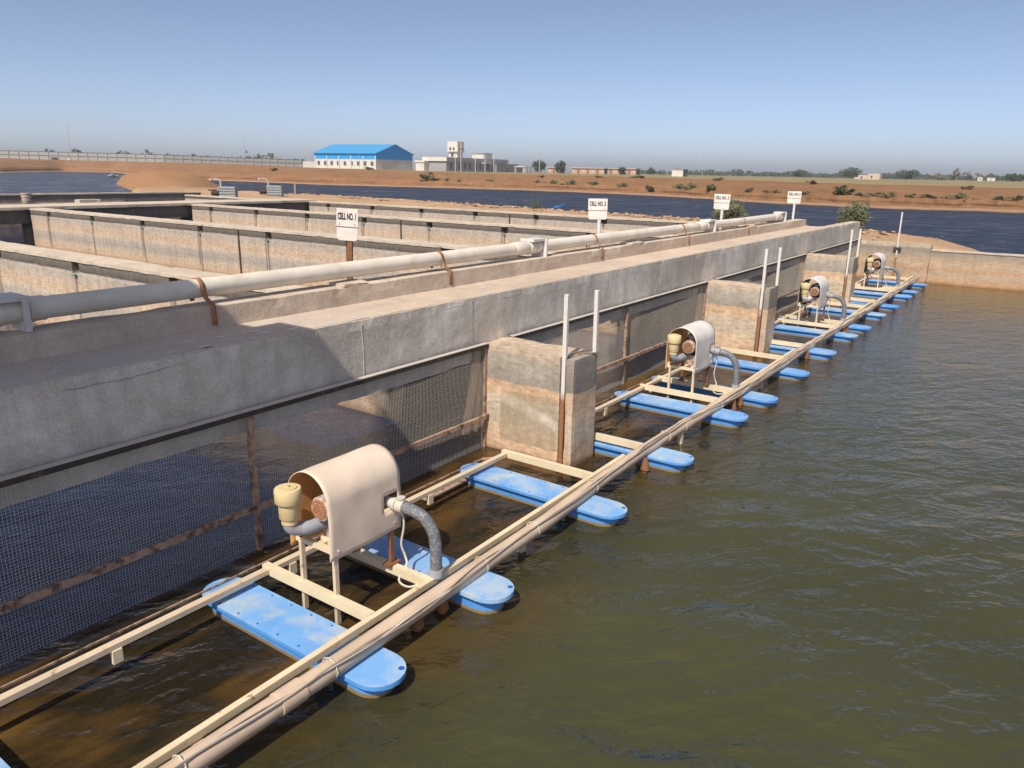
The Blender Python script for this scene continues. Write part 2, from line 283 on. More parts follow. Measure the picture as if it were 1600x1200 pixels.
def ground_mat():
    n = NB('sandy_earth', 0.95, 0.1)
    z = n.xyz()[2]
    c = n.mix(n.ramp(n.noise(0.16, detail=6, rough=0.65), [(0.3, 0), (0.7, 1)]), (0.285, 0.15, 0.075), (0.37, 0.21, 0.11))
    c = n.mix(n.ramp(n.noise(0.9, detail=6, rough=0.7), [(0.45, 0), (0.7, 0.5)]), c, (0.20, 0.115, 0.06))
    beach = n.ramp(n.math('ADD', z, n.math('MULTIPLY', n.noise(0.4, detail=3), 0.2)), [(0.10, 0), (0.15, 1), (0.24, 1), (0.32, 0)])
    c = n.mix(n.math('MULTIPLY', beach, 0.8), c, (0.52, 0.345, 0.21))
    wet = n.ramp(z, [(0.0, 1), (0.09, 0)])
    c = n.mix(n.math('MULTIPLY', wet, 0.7), c, (0.20, 0.12, 0.065))
    sl = n.math('MULTIPLY_ADD', n.noise(0.25, detail=5), 0.5, n.math('SUBTRACT', z, 0.25))
    c = n.mix(n.math('MULTIPLY', n.ramp(sl, [(0.36, 0), (0.42, 1), (0.5, 1), (0.6, 0)]), n.ramp(n.noise(0.12, detail=5, rough=0.7), [(0.42, 0), (0.58, 0.85)])), c, (0.11, 0.065, 0.035))
    dry = n.math('MULTIPLY', n.ramp(n.math('DIVIDE', z, 2.5), [(0.4, 0), (0.75, 1)]), n.ramp(n.noise(0.3, detail=7, rough=0.75), [(0.50, 0), (0.66, 0.5)]))
    c = n.mix(dry, c, (0.235, 0.20, 0.105))
    return n.done(c, n.bump(n.noise(1.2, detail=7, rough=0.75), 1.0, 0.5))
M['earth'] = ground_mat()
def plain_mat():
    n = NB('dry_plain', 0.95, 0.1)
    c = n.mix(n.ramp(n.noise(0.02, detail=7, rough=0.65), [(0.35, 0), (0.65, 1)]), (0.33, 0.245, 0.14), (0.23, 0.215, 0.105))
    c = n.mix(n.ramp(n.noise(0.15, n.scale(n.pos, 1, 1, 1), detail=6, rough=0.7), [(0.45, 0), (0.65, 0.7)]), c, (0.16, 0.165, 0.075))
    return n.done(c)
M['plain'] = plain_mat()
def sand_mat():
    n = NB('near_sand', 0.95, 0.1)
    c = n.mix(n.ramp(n.noise(0.5, detail=6, rough=0.65), [(0.3, 0), (0.7, 1)]), (0.42, 0.275, 0.165), (0.53, 0.37, 0.235))
    c = n.mix(n.ramp(n.noise(4, detail=6, rough=0.75), [(0.5, 0), (0.7, 0.5)]), c, (0.30, 0.19, 0.115))
    far = n.ramp(n.math('DIVIDE', n.xyz()[1], 100), [(0.4, 0), (0.7, 1)])
    c = n.mix(n.math('MULTIPLY', far, 0.75), c, (0.28, 0.14, 0.062))
    return n.done(c, n.bump(n.noise(6, detail=6, rough=0.75), 0.9, 0.08))
M['sand'] = sand_mat()

# ------------------------------------------------------------------ mesh helpers
class MB:
    def __init__(s): s.v = []; s.f = []; s.mi = []; s.sm = []
    def add(s, vs, fs, mi=0, smooth=False):
        o = len(s.v); s.v += [tuple(v) for v in vs]
        for f in fs: s.f.append(tuple(i+o for i in f)); s.mi.append(mi); s.sm.append(smooth)
        return s
    def box(s, x0, x1, y0, y1, z0, z1, mi=0):
        vs = [(x, y, z) for x in (x0, x1) for y in (y0, y1) for z in (z0, z1)]
        return s.add(vs, [(0, 1, 3, 2), (4, 6, 7, 5), (0, 4, 5, 1), (2, 3, 7, 6), (0, 2, 6, 4), (1, 5, 7, 3)], mi)
    def bar(s, p, q, w, h, mi=0, upv=(0, 0, 1)):
        p, q = Vector(p), Vector(q); d = (q-p).normalized(); u = Vector(upv)
        sd_ = d.cross(u).normalized()*w/2; uu = sd_.cross(d).normalized()*h/2
        vs = [a+sx*sd_+su*uu for a in (p, q) for sx in (-1, 1) for su in (-1, 1)]
        return s.add(vs, [(0, 1, 3, 2), (4, 6, 7, 5), (0, 4, 5, 1), (2, 3, 7, 6), (0, 2, 6, 4), (1, 5, 7, 3)], mi)
    def tube(s, path, r, n=10, mi=0, caps=True, smooth=True):
        path = [Vector(p) for p in path]; k = len(path); rs = r if isinstance(r, (list, tuple)) else [r]*k
        prev = None; vs = []
        for i, p in enumerate(path):
            d = (path[min(i+1, k-1)]-path[max(i-1, 0)]).normalized()
            if prev is None: a = d.orthogonal().normalized()
            else: a = (prev - d*prev.dot(d)).normalized()
            prev = a; b = d.cross(a)
            for j in range(n):
                t = 2*math.pi*j/n; vs.append(p+rs[i]*(math.cos(t)*a+math.sin(t)*b))
        fs = [(i*n+j, i*n+(j+1) % n, (i+1)*n+(j+1) % n, (i+1)*n+j) for i in range(k-1) for j in range(n)]
        s.add(vs, fs, mi, smooth)
        if caps:
            o = len(s.v)-len(vs)
            s.f.append(tuple(o+j for j in range(n))[::-1]); s.mi.append(mi); s.sm.append(False)
            s.f.append(tuple(o+(k-1)*n+j for j in range(n))); s.mi.append(mi); s.sm.append(False)
        return s
    def prism(s, poly, z0, z1, mi=0):
        k = len(poly); vs = [(x, y, z0) for x, y in poly]+[(x, y, z1) for x, y in poly]
        fs = [(i, (i+1) % k, k+(i+1) % k, k+i) for i in range(k)]+[tuple(range(k))[::-1], tuple(range(k, 2*k))]
        return s.add(vs, fs, mi)
    def rbox(s, x0, x1, y0, y1, z0, z1, step=0.1, amp=0.004, chip=0.008, mi=0, mi_top=None, seed=0.0):
        """box with a fine surface, slightly uneven, its edges worn"""
        nx, ny, nz = (max(1, int(round((b-a)/step))) for a, b in ((x0, x1), (y0, y1), (z0, z1)))
        nx, ny, nz = min(nx, 420), min(ny, 420), min(nz, 60)
        idx = {}; vs = []; fs = []; ms = []
        def V(i, j, k):
            key = (i, j, k)
            if key in idx: return idx[key]
            p = Vector((x0+(x1-x0)*i/nx, y0+(y1-y0)*j/ny, z0+(z1-z0)*k/nz))
            n = Vector(((i == nx)-(i == 0), (j == ny)-(j == 0), (k == nz)-(k == 0)))
            e = abs(n.x)+abs(n.y)+abs(n.z)
            q = p+Vector((seed, seed*1.7, 0))
            d = noise.noise(q*2.1)*amp+noise.noise(q*9.0)*amp*0.7
            if e > 1: d -= chip*(0.3+max(0, noise.noise(q*5.0+Vector((9, 3, 1)))-0.08)*3.0)
            p = p+n*d; idx[key] = len(vs); vs.append(p); return idx[key]
        def quad(a, b, c, d, m_): fs.append((a, b, c, d)); ms.append(m_)
        for i in range(nx):
            for j in range(ny):
                quad(V(i, j, nz), V(i+1, j, nz), V(i+1, j+1, nz), V(i, j+1, nz), mi if mi_top is None else mi_top)
                quad(V(i, j, 0), V(i, j+1, 0), V(i+1, j+1, 0), V(i+1, j, 0), mi)
            for k in range(nz):
                quad(V(i, 0, k), V(i+1, 0, k), V(i+1, 0, k+1), V(i, 0, k+1), mi)
                quad(V(i, ny, k), V(i, ny, k+1), V(i+1, ny, k+1), V(i+1, ny, k), mi)
        for j in range(ny):
            for k in range(nz):
                quad(V(0, j, k), V(0, j, k+1), V(0, j+1, k+1), V(0, j+1, k), mi)
                quad(V(nx, j, k), V(nx, j+1, k), V(nx, j+1, k+1), V(nx, j, k+1), mi)
        o = len(s.v); s.v += [tuple(v) for v in vs]
        for f, m_ in zip(fs, ms): s.f.append(tuple(i+o for i in f)); s.mi.append(m_); s.sm.append(False)
        return s
    def build(s, name, mats, parent=None, bevel=0.0, loc=None):
        me = bpy.data.meshes.new(name); me.from_pydata(s.v, [], s.f)
        for mm in (mats if isinstance(mats, (list, tuple)) else [mats]): me.materials.append(mm)
        me.polygons.foreach_set('material_index', s.mi); me.polygons.foreach_set('use_smooth', s.sm); me.update()
        if any(s.sm) and name not in ('sandy_dike', 'earth_bank', 'plain'): me.set_sharp_from_angle(angle=R(38))
        o = bpy.data.objects.new(name, me); col.objects.link(o)
        if parent: o.parent = parent
        if loc: o.location = loc
        if bevel:
            b = o.modifiers.new('bevel', 'BEVEL'); b.width = bevel; b.segments = 2; b.limit_method = 'ANGLE'; b.angle_limit = R(40)
        return o

def tag(o, label=None, cat=None, group=None, kind=None):
    if label: o['label'] = label
    if cat: o['category'] = cat
    if group: o['group'] = group
    if kind: o['kind'] = kind
    return o
def thing(name, loc, label, cat, group=None, rz=0.0):
    o = bpy.data.objects.new(name, None); col.objects.link(o); o.location = loc; o.rotation_euler = (0, 0, rz)
    o.empty_display_size = 0.2
    return tag(o, label, cat, group)
def kids(o): return [c for c in bpy.data.objects if c.parent == o]
def copy_tree(o, parent=None):
    c = o.copy(); col.objects.link(c)
    if parent: c.parent = parent
    for ch in kids(o): copy_tree(ch, c)
    return c
def smooth_path(pts, n=8):
    """Catmull-Rom through pts"""
    P = [Vector(p) for p in pts]; P = [2*P[0]-P[1]]+P+[2*P[-1]-P[-2]]; out = []
    for i in range(1, len(P)-2):
        for k in range(n):
            t = k/n; a, b, c, d = P[i-1:i+3]
            out.append(0.5*((2*b)+(c-a)*t+(2*a-5*b+4*c-d)*t*t+(3*b-a-3*c+d)*t**3))
    out.append(P[-2]); return out
def pol(az, r, z=0.0): return Vector((CAM.x+r*math.cos(R(az)), CAM.y+r*math.sin(R(az)), z))
def lerp_tab(tab, x):
    if x <= tab[0][0]: return tab[0][1:]
    for a, b in zip(tab, tab[1:]):
        if x <= b[0]:
            t = (x-a[0])/(b[0]-a[0]); return tuple(p+(q-p)*t for p, q in zip(a[1:], b[1:]))
    return tab[-1][1:]

S = 5.4
PX = [-S, 0.0, S, 2*S]
XE = 16.05
T = 0.41
# ------------------------------------------------------------------ water
mb = MB(); mb.add([(-60, -90, 0), (XE+0.1, -90, 0), (XE+0.1, 0.0, 0), (-60, 0.0, 0)], [(0, 1, 2, 3)])
tag(mb.build('pond_water', M['water']), kind='structure')
mb = MB(); mb.add([(-60, 0.0, 0), (16.6, 0.0, 0), (16.6, 30.7, 0), (-60, 30.7, 0)], [(0, 1, 2, 3)])
tag(mb.build('cell_water', M['water_cell']), kind='structure')
DL = [(17, 30.7), (22, 45), (36, 68), (46, 88), (66, 122), (86, 157), (116, 208), (162, 268), (170, 700)]
mb = MB(); P = [(x, y, 0) for x, y in [(-300, 700), (-300, 30.7)]+DL]; mb.add(P, [tuple(range(len(P)))]); tag(mb.build('left_pond_water', M['water_left']), kind='structure')
mb = MB(); P = [(x, y, 0) for x, y in DL[::-1]+[(16.6, 30.7), (16.6, 0), (XE+0.1, 0), (XE+0.1, -400), (700, -400), (700, 700)]]; mb.add(P, [tuple(range(len(P)))]); tag(mb.build('far_pond_water', M['water_far']), kind='structure')

# ------------------------------------------------------------------ near dike (sand) behind the cells
ST = [((16.3, -3.9), (16.9, -4.0), 0.45), ((16.3, -2.4), (20.4, -2.3), 0.72), ((16.3, -0.5), (22.6, -0.2), 0.84), ((16.3, 2), (22.6, 2.2), 0.88), ((16.3, 6), (23.6, 6.2), 0.9),
      ((16.3, 12), (24.4, 12.2), 0.9), ((16.3, 20), (25.9, 20.4), 0.92), ((16.3, 27), (26.2, 27), 0.95), ((16.6, 31.5), (27, 32.5), 0.95),
      ((20.5, 45), (30.0, 45), 0.85), ((32.5, 67), (41.5, 63), 0.75), ((39, 80), (50, 74), 1.7), ((46, 95), (56.5, 89), 1.75), ((62, 125), (70, 118), 0.85), ((84, 164), (88, 150), 0.7), ((118, 215), (122, 200), 0.6), ((160, 275), (165, 262), 0.6)]
mb = MB(); rows = []; NC = 34
stations = []
for (a, b) in zip(ST, ST[1:]):
    L = (Vector(b[0])-Vector(a[0])).length; n_ = max(3, int(L/(0.45 if a[0][1] < 33 else 2.0)))
    for k in range(n_):
        t = k/n_; stations.append((Vector(a[0]).lerp(Vector(b[0]), t), Vector(a[1]).lerp(Vector(b[1]), t), a[2]+(b[2]-a[2])*t))
for (l, r_, h) in stations:
    W_ = (r_-l).length; jag = noise.noise(Vector((r_.y*0.35, 3, 0)))*0.5+noise.noise(Vector((r_.y*1.3, 8, 0)))*0.25
    r_ = r_+(r_-l).normalized()*jag
    row = []
    for c in range(NC+1):
        u = c/NC; p = l.lerp(r_, u); dl, dr = u*W_, (1-u)*W_
        e = min(1.0, dr/1.1) if l.x < 17 else min(1.0, dr/(1.6 if l.y < 55 else 5.0), dl/(1.6 if l.y < 55 else 5.0))
        e = e*e*(3-2*e)
        z = -0.25+(h+0.25)*e+e*(noise.noise(Vector((p.x*0.5, p.y*0.5, 0)))*0.10+noise.noise(Vector((p.x*2.1, p.y*2.1, 4)))*0.04)
        if h > 1.0: z += e*0.25*noise.noise(Vector((p.x*0.15, p.y*0.15, 7)))
        if l.x < 17 and dl < 1.2: z = min(z, h-0.02)
        row.append((p.x, p.y, z))
    rows.append(row)
mb.add([v for r_ in rows for v in r_], [(i*(NC+1)+j, i*(NC+1)+j+1, (i+1)*(NC+1)+j+1, (i+1)*(NC+1)+j) for i in range(len(rows)-1) for j in range(NC)], smooth=True)
tag(mb.build('sandy_dike', M['sand']), kind='structure')
# rubble along the dike crest (uncountable)
mb = MB()
def pebble(mb, p, r):
    n = 7; vs = [(0, 0, 0.5), (0, 0, -0.6)]
    for k in range(n):
        t = 2*math.pi*k/n; q = random.uniform(0.75, 1.15); vs.append((q*math.cos(t), q*math.sin(t), random.uniform(-0.2, 0.35)))
    vs = [Vector(v)*r+Vector(p) for v in vs]
    fs = [(0, 2+k, 2+(k+1) % n) for k in range(n)]+[(1, 2+(k+1) % n, 2+k) for k in range(n)]
    mb.add(vs, fs)
for _ in range(520):
    y = random.uniform(-1.5, 34); xr = lerp_tab([(s_[1][1], s_[1][0], s_[2]) for s_ in ST], y)
    pebble(mb, (xr[0]-random.uniform(0.9, 2.4), y, xr[1]+0.02), random.uniform(0.03, 0.12))
for _ in range(160):
    pebble(mb, (random.uniform(16.9, 21), random.uniform(-2, 34), 0.9), random.uniform(0.02, 0.07))
tag(mb.build('rubble', M['sand']), kind='stuff')

# ------------------------------------------------------------------ far bank and plain
BANK = [(-60, 110, 1.6, 16), (-30, 88, 1.6, 16), (-8, 77, 1.65, 17), (1.8, 74.5, 1.7, 18), (8.9, 72.8, 1.75, 19), (17, 77.3, 1.8, 21), (26, 95.3, 1.92, 17), (35.2, 108, 2.0, 18), (42, 114, 2.1, 20), (49, 122, 2.4, 26),
        (56.2, 148, 3.0, 45), (59.4, 171, 3.2, 70), (60.6, 205, 3.3, 75), (62, 265, 3.4, 40), (64.9, 277, 3.45, 22), (68.3, 224, 3.5, 40), (75, 190, 3.5, 45), (95, 170, 3.4, 45), (140, 170, 3.2, 40), (200, 170, 2.5, 40)]
mb = MB(); mb2 = MB(); rows = []; rows2 = []
az = -60.0
while az <= 200:
    r0, top, run = lerp_tab(BANK, az)
    r0 += noise.noise(Vector((az*0.6, 1, 0)))*1.6+noise.noise(Vector((az*2.7, 5, 0)))*0.7
    sc1 = 3.4+noise.noise(Vector((az*1.1, 9, 0)))*1.3; sh = 0.5+0.25*noise.noise(Vector((az*0.9, 2, 0)))
    prof = [(-3, -0.5), (0, 0.0), (1.2, 0.12), (sc1-0.5, 0.26), (sc1, 0.32), (sc1+0.35, 0.32+sh)]
    for u in (0.3, 0.42, 0.54, 0.66, 0.78, 0.9, 1.0):
        s_ = u*u*(3-2*u); b0 = 0.32+sh
        prof.append((sc1+0.4+(run-sc1-0.4)*u, b0+(top-b0)*(0.35*u+0.65*s_)))
    prof += [(run+3, top), (run+8, top+0.02)]
    row = []
    for k, (d, z) in enumerate(prof):
        p = pol(az, r0+d, z)
        if k > 2: p.z += noise.noise(Vector((p.x*0.18, p.y*0.18, 3)))*0.10+noise.noise(Vector((p.x*0.6, p.y*0.6, 3)))*0.05
        row.append(p)
    rows.append(row)
    rows2.append([row[-1]-Vector((0, 0, 0.015))]+[pol(az, r0+run+d, top+0.02+0.12*noise.noise(Vector((az*0.3, d*0.01, 1)))) for d in (16, 30, 50, 80, 130, 220, 400, 800, 1500, 2400)])
    az += 0.25 if -8 < az < 75 else 3.0
def strip(mb, rows):
    k = len(rows[0]); mb.add([v for r_ in rows for v in r_], [(i*k+j, i*k+j+1, (i+1)*k+j+1, (i+1)*k+j) for i in range(len(rows)-1) for j in range(k-1)], smooth=True)
strip(mb, rows); strip(mb2, rows2)
tag(mb.build('earth_bank', M['earth']), kind='structure')
tag(mb2.build('plain', M['plain']), kind='structure')
def bank_z(az, d):
    r0, top, run = lerp_tab(BANK, az); u = max(0, min(1, (d-3.8)/(run-3.8)))
    return (0.3 if d < 3.6 else 0.66+(top-0.66)*(0.35*u+0.65*u*u*(3-2*u)))

# ------------------------------------------------------------------ walkway
wk = thing('walkway', (0, 0, 0), 'long grey concrete walkway beam with tan top running beside the pond', 'walkway')
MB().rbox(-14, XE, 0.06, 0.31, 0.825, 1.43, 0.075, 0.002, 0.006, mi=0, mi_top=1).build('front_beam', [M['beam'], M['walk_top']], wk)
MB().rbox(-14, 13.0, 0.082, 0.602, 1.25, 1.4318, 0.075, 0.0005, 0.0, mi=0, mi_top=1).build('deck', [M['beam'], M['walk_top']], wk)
MB().rbox(-14, 12.9, 0.6, 0.845, 0.98, 1.583, 0.075, 0.002, 0.006, mi=0, mi_top=1, seed=5).build('parapet', [M['parapet'], M['cell_top']], wk)

for sx, z0_, z1_, sm_ in ((-1.475, 0.83, 1.40, 'cell_top'), (-1.91, 1.28, 1.40, 'cell_top'), (5.0, 0.83, 1.38, 'old'), (-0.12, 1.02, 1.40, 'old'), (10.2, 0.83, 1.38, 'old')):
    mb = MB(); zs = [z0_+(z1_-z0_)*i/9 for i in range(10)]
    mb.tube([(sx+0.012*noise.noise(Vector((z*5, sx, 0))), 0.0595, z) for z in zs], 0.0045 if sm_ == 'cell_top' else 0.0025, 5); mb.build('seam', M[sm_], wk)
mb = MB(); rng = random.Random(21)   # lime splashes dropped along the deck edge
for i in range(34):
    x = rng.choice([rng.uniform(-3.9, -1.2), rng.uniform(-3.9, -2.2), rng.uniform(-1, 4)]); y = rng.uniform(0.1, 0.4); L = rng.uniform(0.008, 0.05)
    n_ = 9; mb.add([(x+L*rng.uniform(0.6, 1.2)*math.cos(6.283*k/n_)*1.6, y+L*0.4*rng.uniform(0.6, 1.2)*math.sin(6.283*k/n_), 1.4335) for k in range(n_)], [tuple(range(n_))])
tag(mb.build('lime_splashes', M['white_pvc'], wk), kind='stuff')
# ------------------------------------------------------------------ piers
PL = ['stained concrete pier nearest the camera, between the first two mesh screens', 'middle concrete pier with pale grey patches, behind the second blower', 'farthest concrete pier, behind the third blower by the end wall']
for k, x in enumerate(PX):
    lab = PL[k-1] if k else 'concrete pier at the start of the first mesh screen'
    if k == 0: continue
    pr = thing('concrete_pier', (x, 0, 0), lab, 'pier', 'concrete piers between the screens')
    MB().rbox(0, T, -0.80, 0.057, -0.5, 0.992, 0.045, 0.004, 0.004, seed=k*3.1).build('main_block', M['pier'], pr)
    MB().rbox(0.0, T, -0.94, -0.862, -0.5, 0.985, 0.04, 0.003, 0.004, seed=k*7.7).build('front_block', M['pier_front'], pr)
    MB().rbox(0.13, 0.28, -0.87, -0.79, -0.5, 0.975, 0.05, 0.003, 0.0, seed=k).build('web', M['pier_front'], pr)

# ------------------------------------------------------------------ cell walls
WL = ['nearest cell wall with dark top band and square notches', 'second cell wall with a row of square notches', 'third cell wall, behind the sign for cell 2', 'farthest cell wall, beside the sandy dike']
HY = [5.06, 7.6, 10.17, 12.74, 15.28, 17.83, 20.35]
def cell_wall(x, y1, lab, k):
    t = thing('cell_wall', (x, 0, 0), lab, 'wall', 'long walls between the raceway cells')
    mb = MB(); a, b = 0.03, 0.45
    mb.rbox(a, b, 0.852, y1, -0.5, 0.955, 0.16, 0.005, 0.0, seed=k*5)
    ys = [0.852]
    for h in HY: ys += [h-0.105, h+0.105]
    ys.append(y1)
    for i in range(0, len(ys)-1, 2): mb.rbox(a, b, ys[i], ys[i+1], 0.95, 1.128, 0.13, 0.004, 0.003, seed=k*5)
    for h in HY: mb.box(a+0.2, b-0.02, h-0.12, h+0.12, 0.97, 1.127)
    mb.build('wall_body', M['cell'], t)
    MB().rbox(a-0.015, b+0.012, 0.853, y1, 1.126, 1.18, 0.12, 0.003, 0.006, seed=k*9).build('coping', M['cell_top'], t)
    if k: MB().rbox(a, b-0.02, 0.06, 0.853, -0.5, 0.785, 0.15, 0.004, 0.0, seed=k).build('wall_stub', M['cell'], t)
    mb = MB(); mb.box(a-0.012, a+0.01, 11.22, 11.275, -0.2, 1.12)
    mb.build('joint_strip', M['dark_iron'], t)
    for h in HY:
        hr = MB(); o_ = random.uniform(-0.02, 0.02)
        hr.tube([(a-0.022, h+o_, 0.955), (a-0.026, h+o_+0.01, 0.6), (a-0.024, h+o_-0.01, 0.1), (a-0.024, h+o_, -0.1)], 0.008, 6)
        ro = hr.build('hanging_rope', M['cable_dark'], t)
        MB().tube([(a-0.03, h+o_-0.03, 0.94), (a-0.03, h+o_+0.03, 0.94)], 0.018, 6).build('twine_knot', M['green_tie'], ro)
        if random.random() < 0.6:
            MB().tube([(a-0.02, h+o_+0.08, 0.98), (a-0.022, h+o_+0.09, 0.2)], 0.007, 5).build('hanging_rope', M['cable'], t)
    return t
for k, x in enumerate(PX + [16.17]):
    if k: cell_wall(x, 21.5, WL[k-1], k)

# far end of the cells
fe = thing('end_walkway', (0, 22.3, 0), 'weathered slab walkway across the far end of the cells', 'walkway')
MB().rbox(-14, 16.6, -0.79, 1.1, 1.13, 1.22, 0.2, 0.004, 0.006).build('slab', M['cell_top'], fe)
MB().rbox(-14, 16.6, -0.6, -0.35, 0.72, 1.135, 0.2, 0.004, 0.0).build('beam', M['old'], fe)
MB().rbox(-14, 16.6, 0.7, 0.95, 0.97, 1.135, 0.2, 0.004, 0.0, seed=4).build('beam', M['old'], fe)
for x in PX[1:]:
    MB().rbox(x+0.10, x+0.34, -0.3, 0.1, -0.5, 1.128, 0.2, 0.004, 0.0, seed=x).build('support', M['old'], fe)
fw = thing('far_wall', (0, 30.5, 0), 'long blackened concrete wall with pale top at the far pond edge', 'wall')
MB().rbox(-20, 17.1, 0, 0.3, -0.5, 1.23, 0.25, 0.006, 0.0, seed=3).build('wall_body', M['old'], fw)
MB().rbox(-20, 17.13, -0.04, 0.34, 1.228, 1.29, 0.2, 0.004, 0.006).build('coping', M['cell_top'], fw)
MB().rbox(-20, 13.2, -0.09, 0.0, 0.86, 0.93, 0.25, 0.004, 0.004).build('ledge', M['cell_top'], fw)
ww = thing('wing_wall', (16.2, 23.5, 0), 'short concrete wall joining the far wall to the end walkway', 'wall')
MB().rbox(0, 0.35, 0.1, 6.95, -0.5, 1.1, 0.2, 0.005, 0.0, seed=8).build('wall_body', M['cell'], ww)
MB().rbox(-0.03, 0.38, 0.1, 6.93, 1.098, 1.16, 0.2, 0.004, 0.006).build('coping', M['cell_top'], ww)
# small things on the far walls
bk = thing('bucket_stack', (9.05, 30.2, 0.93), 'pale plastic buckets stacked against the far dark wall', 'bucket')
mb = MB(); 
for k in range(3):
    z = 0.0+k*0.12; mb.tube([(0, 0, z), (0, 0, z+0.1)], [0.14, 0.17], 12); mb.tube([(0, 0, z+0.1), (0, 0, z+0.12)], 0.18, 12)
mb.build('buckets', M['sand_wall'], bk); bk.scale = (1.1, 1.1, 1.1)
cb = thing('concrete_block', (11.35, 29.9, 0), 'pale concrete block standing before the far dark wall', 'block')
MB().rbox(-0.45, 0.45, -0.2, 0.3, -0.4, 1.05, 0.12, 0.005, 0.01).build('block', M['cell_top'], cb)

# ------------------------------------------------------------------ end wall on the right
ew = thing('end_wall', (XE, 0, 0), 'stained tan concrete wall closing the pond on the right', 'wall')
MB().rbox(0, 0.35, -1.65, 0.0, -0.5, 0.95, 0.07, 0.006, 0.01, seed=2).build('stub_wall', M['endwall'], ew)
MB().rbox(0.05, 0.30, -60, -1.652, -0.5, 0.80, 0.15, 0.006, 0.0, seed=6).build('wall_body', M['endwall'], ew)
MB().rbox(0.03, 0.33, -60, -1.655, 0.798, 0.835, 0.15, 0.004, 0.006, seed=6).build('coping', M['cell_top'], ew)
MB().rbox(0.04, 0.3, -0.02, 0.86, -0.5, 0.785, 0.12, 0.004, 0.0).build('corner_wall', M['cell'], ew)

# ------------------------------------------------------------------ mesh screens
x0, x1 = T-0.01, S+0.005
def make_screen(lab, x):
    t = thing('mesh_screen', (x, 0, 0), lab, 'screen', 'wire mesh screens under the walkway')
    mb = MB(); mb.box(x0, x1, -0.028, 0.022, 0.965, 1.0); mb.box(x0, x1, 0.02, 0.058, 0.985, 0.992)
    mb.build('top_rail', M['dark_iron'], t)
    MB().box(x0, x1, -0.030, 0.02, 1.0005, 1.006).build('rail_cap', M['galv'], t)
    MB().bar((x0, -0.03, 0.335), (x1, -0.03, 0.31), 0.028, 0.04).build('middle_rail', M['rail'], t)
    MB().bar((2.84, -0.004, -0.2), (2.84, -0.004, 0.966), 0.04, 0.03, upv=(0, 1, 0)).build('upright', M['rail'], t)
    for xx in (x0+0.02, x1-0.025):
        MB().bar((xx, 0.0, -0.2), (xx, 0.0, 0.966), 0.03, 0.03, upv=(0, 1, 0)).build('side_frame', M['rail'], t)
    mb = MB(); r_ = 0.00108; pitch = 0.0178
    n = int((x1-x0)/pitch)
    for i in range(1, n):
        xx = x0+i*pitch; w_ = [(xx+0.006*noise.noise(Vector((xx*3, k, 1))), 0.022*noise.noise(Vector((xx*0.9, k*0.7, 5))), -0.12+k*1.085/6) for k in range(7)]
        mb.tube(w_, r_, 4, caps=False, smooth=False)
    for j in range(61):
        zz = -0.11+j*pitch
        w_ = [(x0+(x1-x0)*k/40, 0.003+0.022*noise.noise(Vector(((x0+(x1-x0)*k/40)*0.9, (zz+0.12)/1.085*6*0.7, 5))), zz+0.006*noise.noise(Vector((k*0.4, j*0.6, 3)))) for k in range(41)]
        mb.tube(w_, r_, 4, caps=False, smooth=False)
    mb.build('wire_mesh', M['galv'], t)
    return t
SL = ['large nearest mesh screen, left half in shade with blue water behind', 'mesh screen between the nearest pier and the middle pier', 'mesh screen between the middle pier and the farthest pier', 'small farthest mesh screen, between the last pier and the end wall']
s0 = make_screen(SL[0], PX[0])
for k in (1, 2, 3):
    c = copy_tree(s0); c.location = (PX[k], 0, 0); c['label'] = SL[k]
    if k == 3: c.scale = ((XE-PX[3]-x0)/(x1-x0)*1.0, 1, 1); c.location.x = PX[3]+x0*(1-c.scale.x)
# leaning planks behind the screens
PLk = ['weathered plank leaning behind the nearest screen, beside the first pier', 'weathered plank leaning behind the second screen, beside the middle pier', 'weathered plank leaning behind the third screen, beside the last pier']
for k in (1, 2, 3):
    t = thing('wooden_plank', (PX[k], 0, 0), PLk[k-1], 'plank', 'planks leaning behind the screens')
    mb = MB(); mb.bar((-0.07, 0.04, 0.97), (-0.235, 0.05, 0.17), 0.10, 0.022, upv=(0, 1, 0))
    p_ = mb.build('board', M['wood'], t, bevel=0.003)
    mb = MB(); mb.bar((-0.015, 0.045, 0.80), (-0.09, 0.05, 0.16), 0.045, 0.03, upv=(0, 1, 0)); mb.build('batten', M['wood'], t, bevel=0.003)

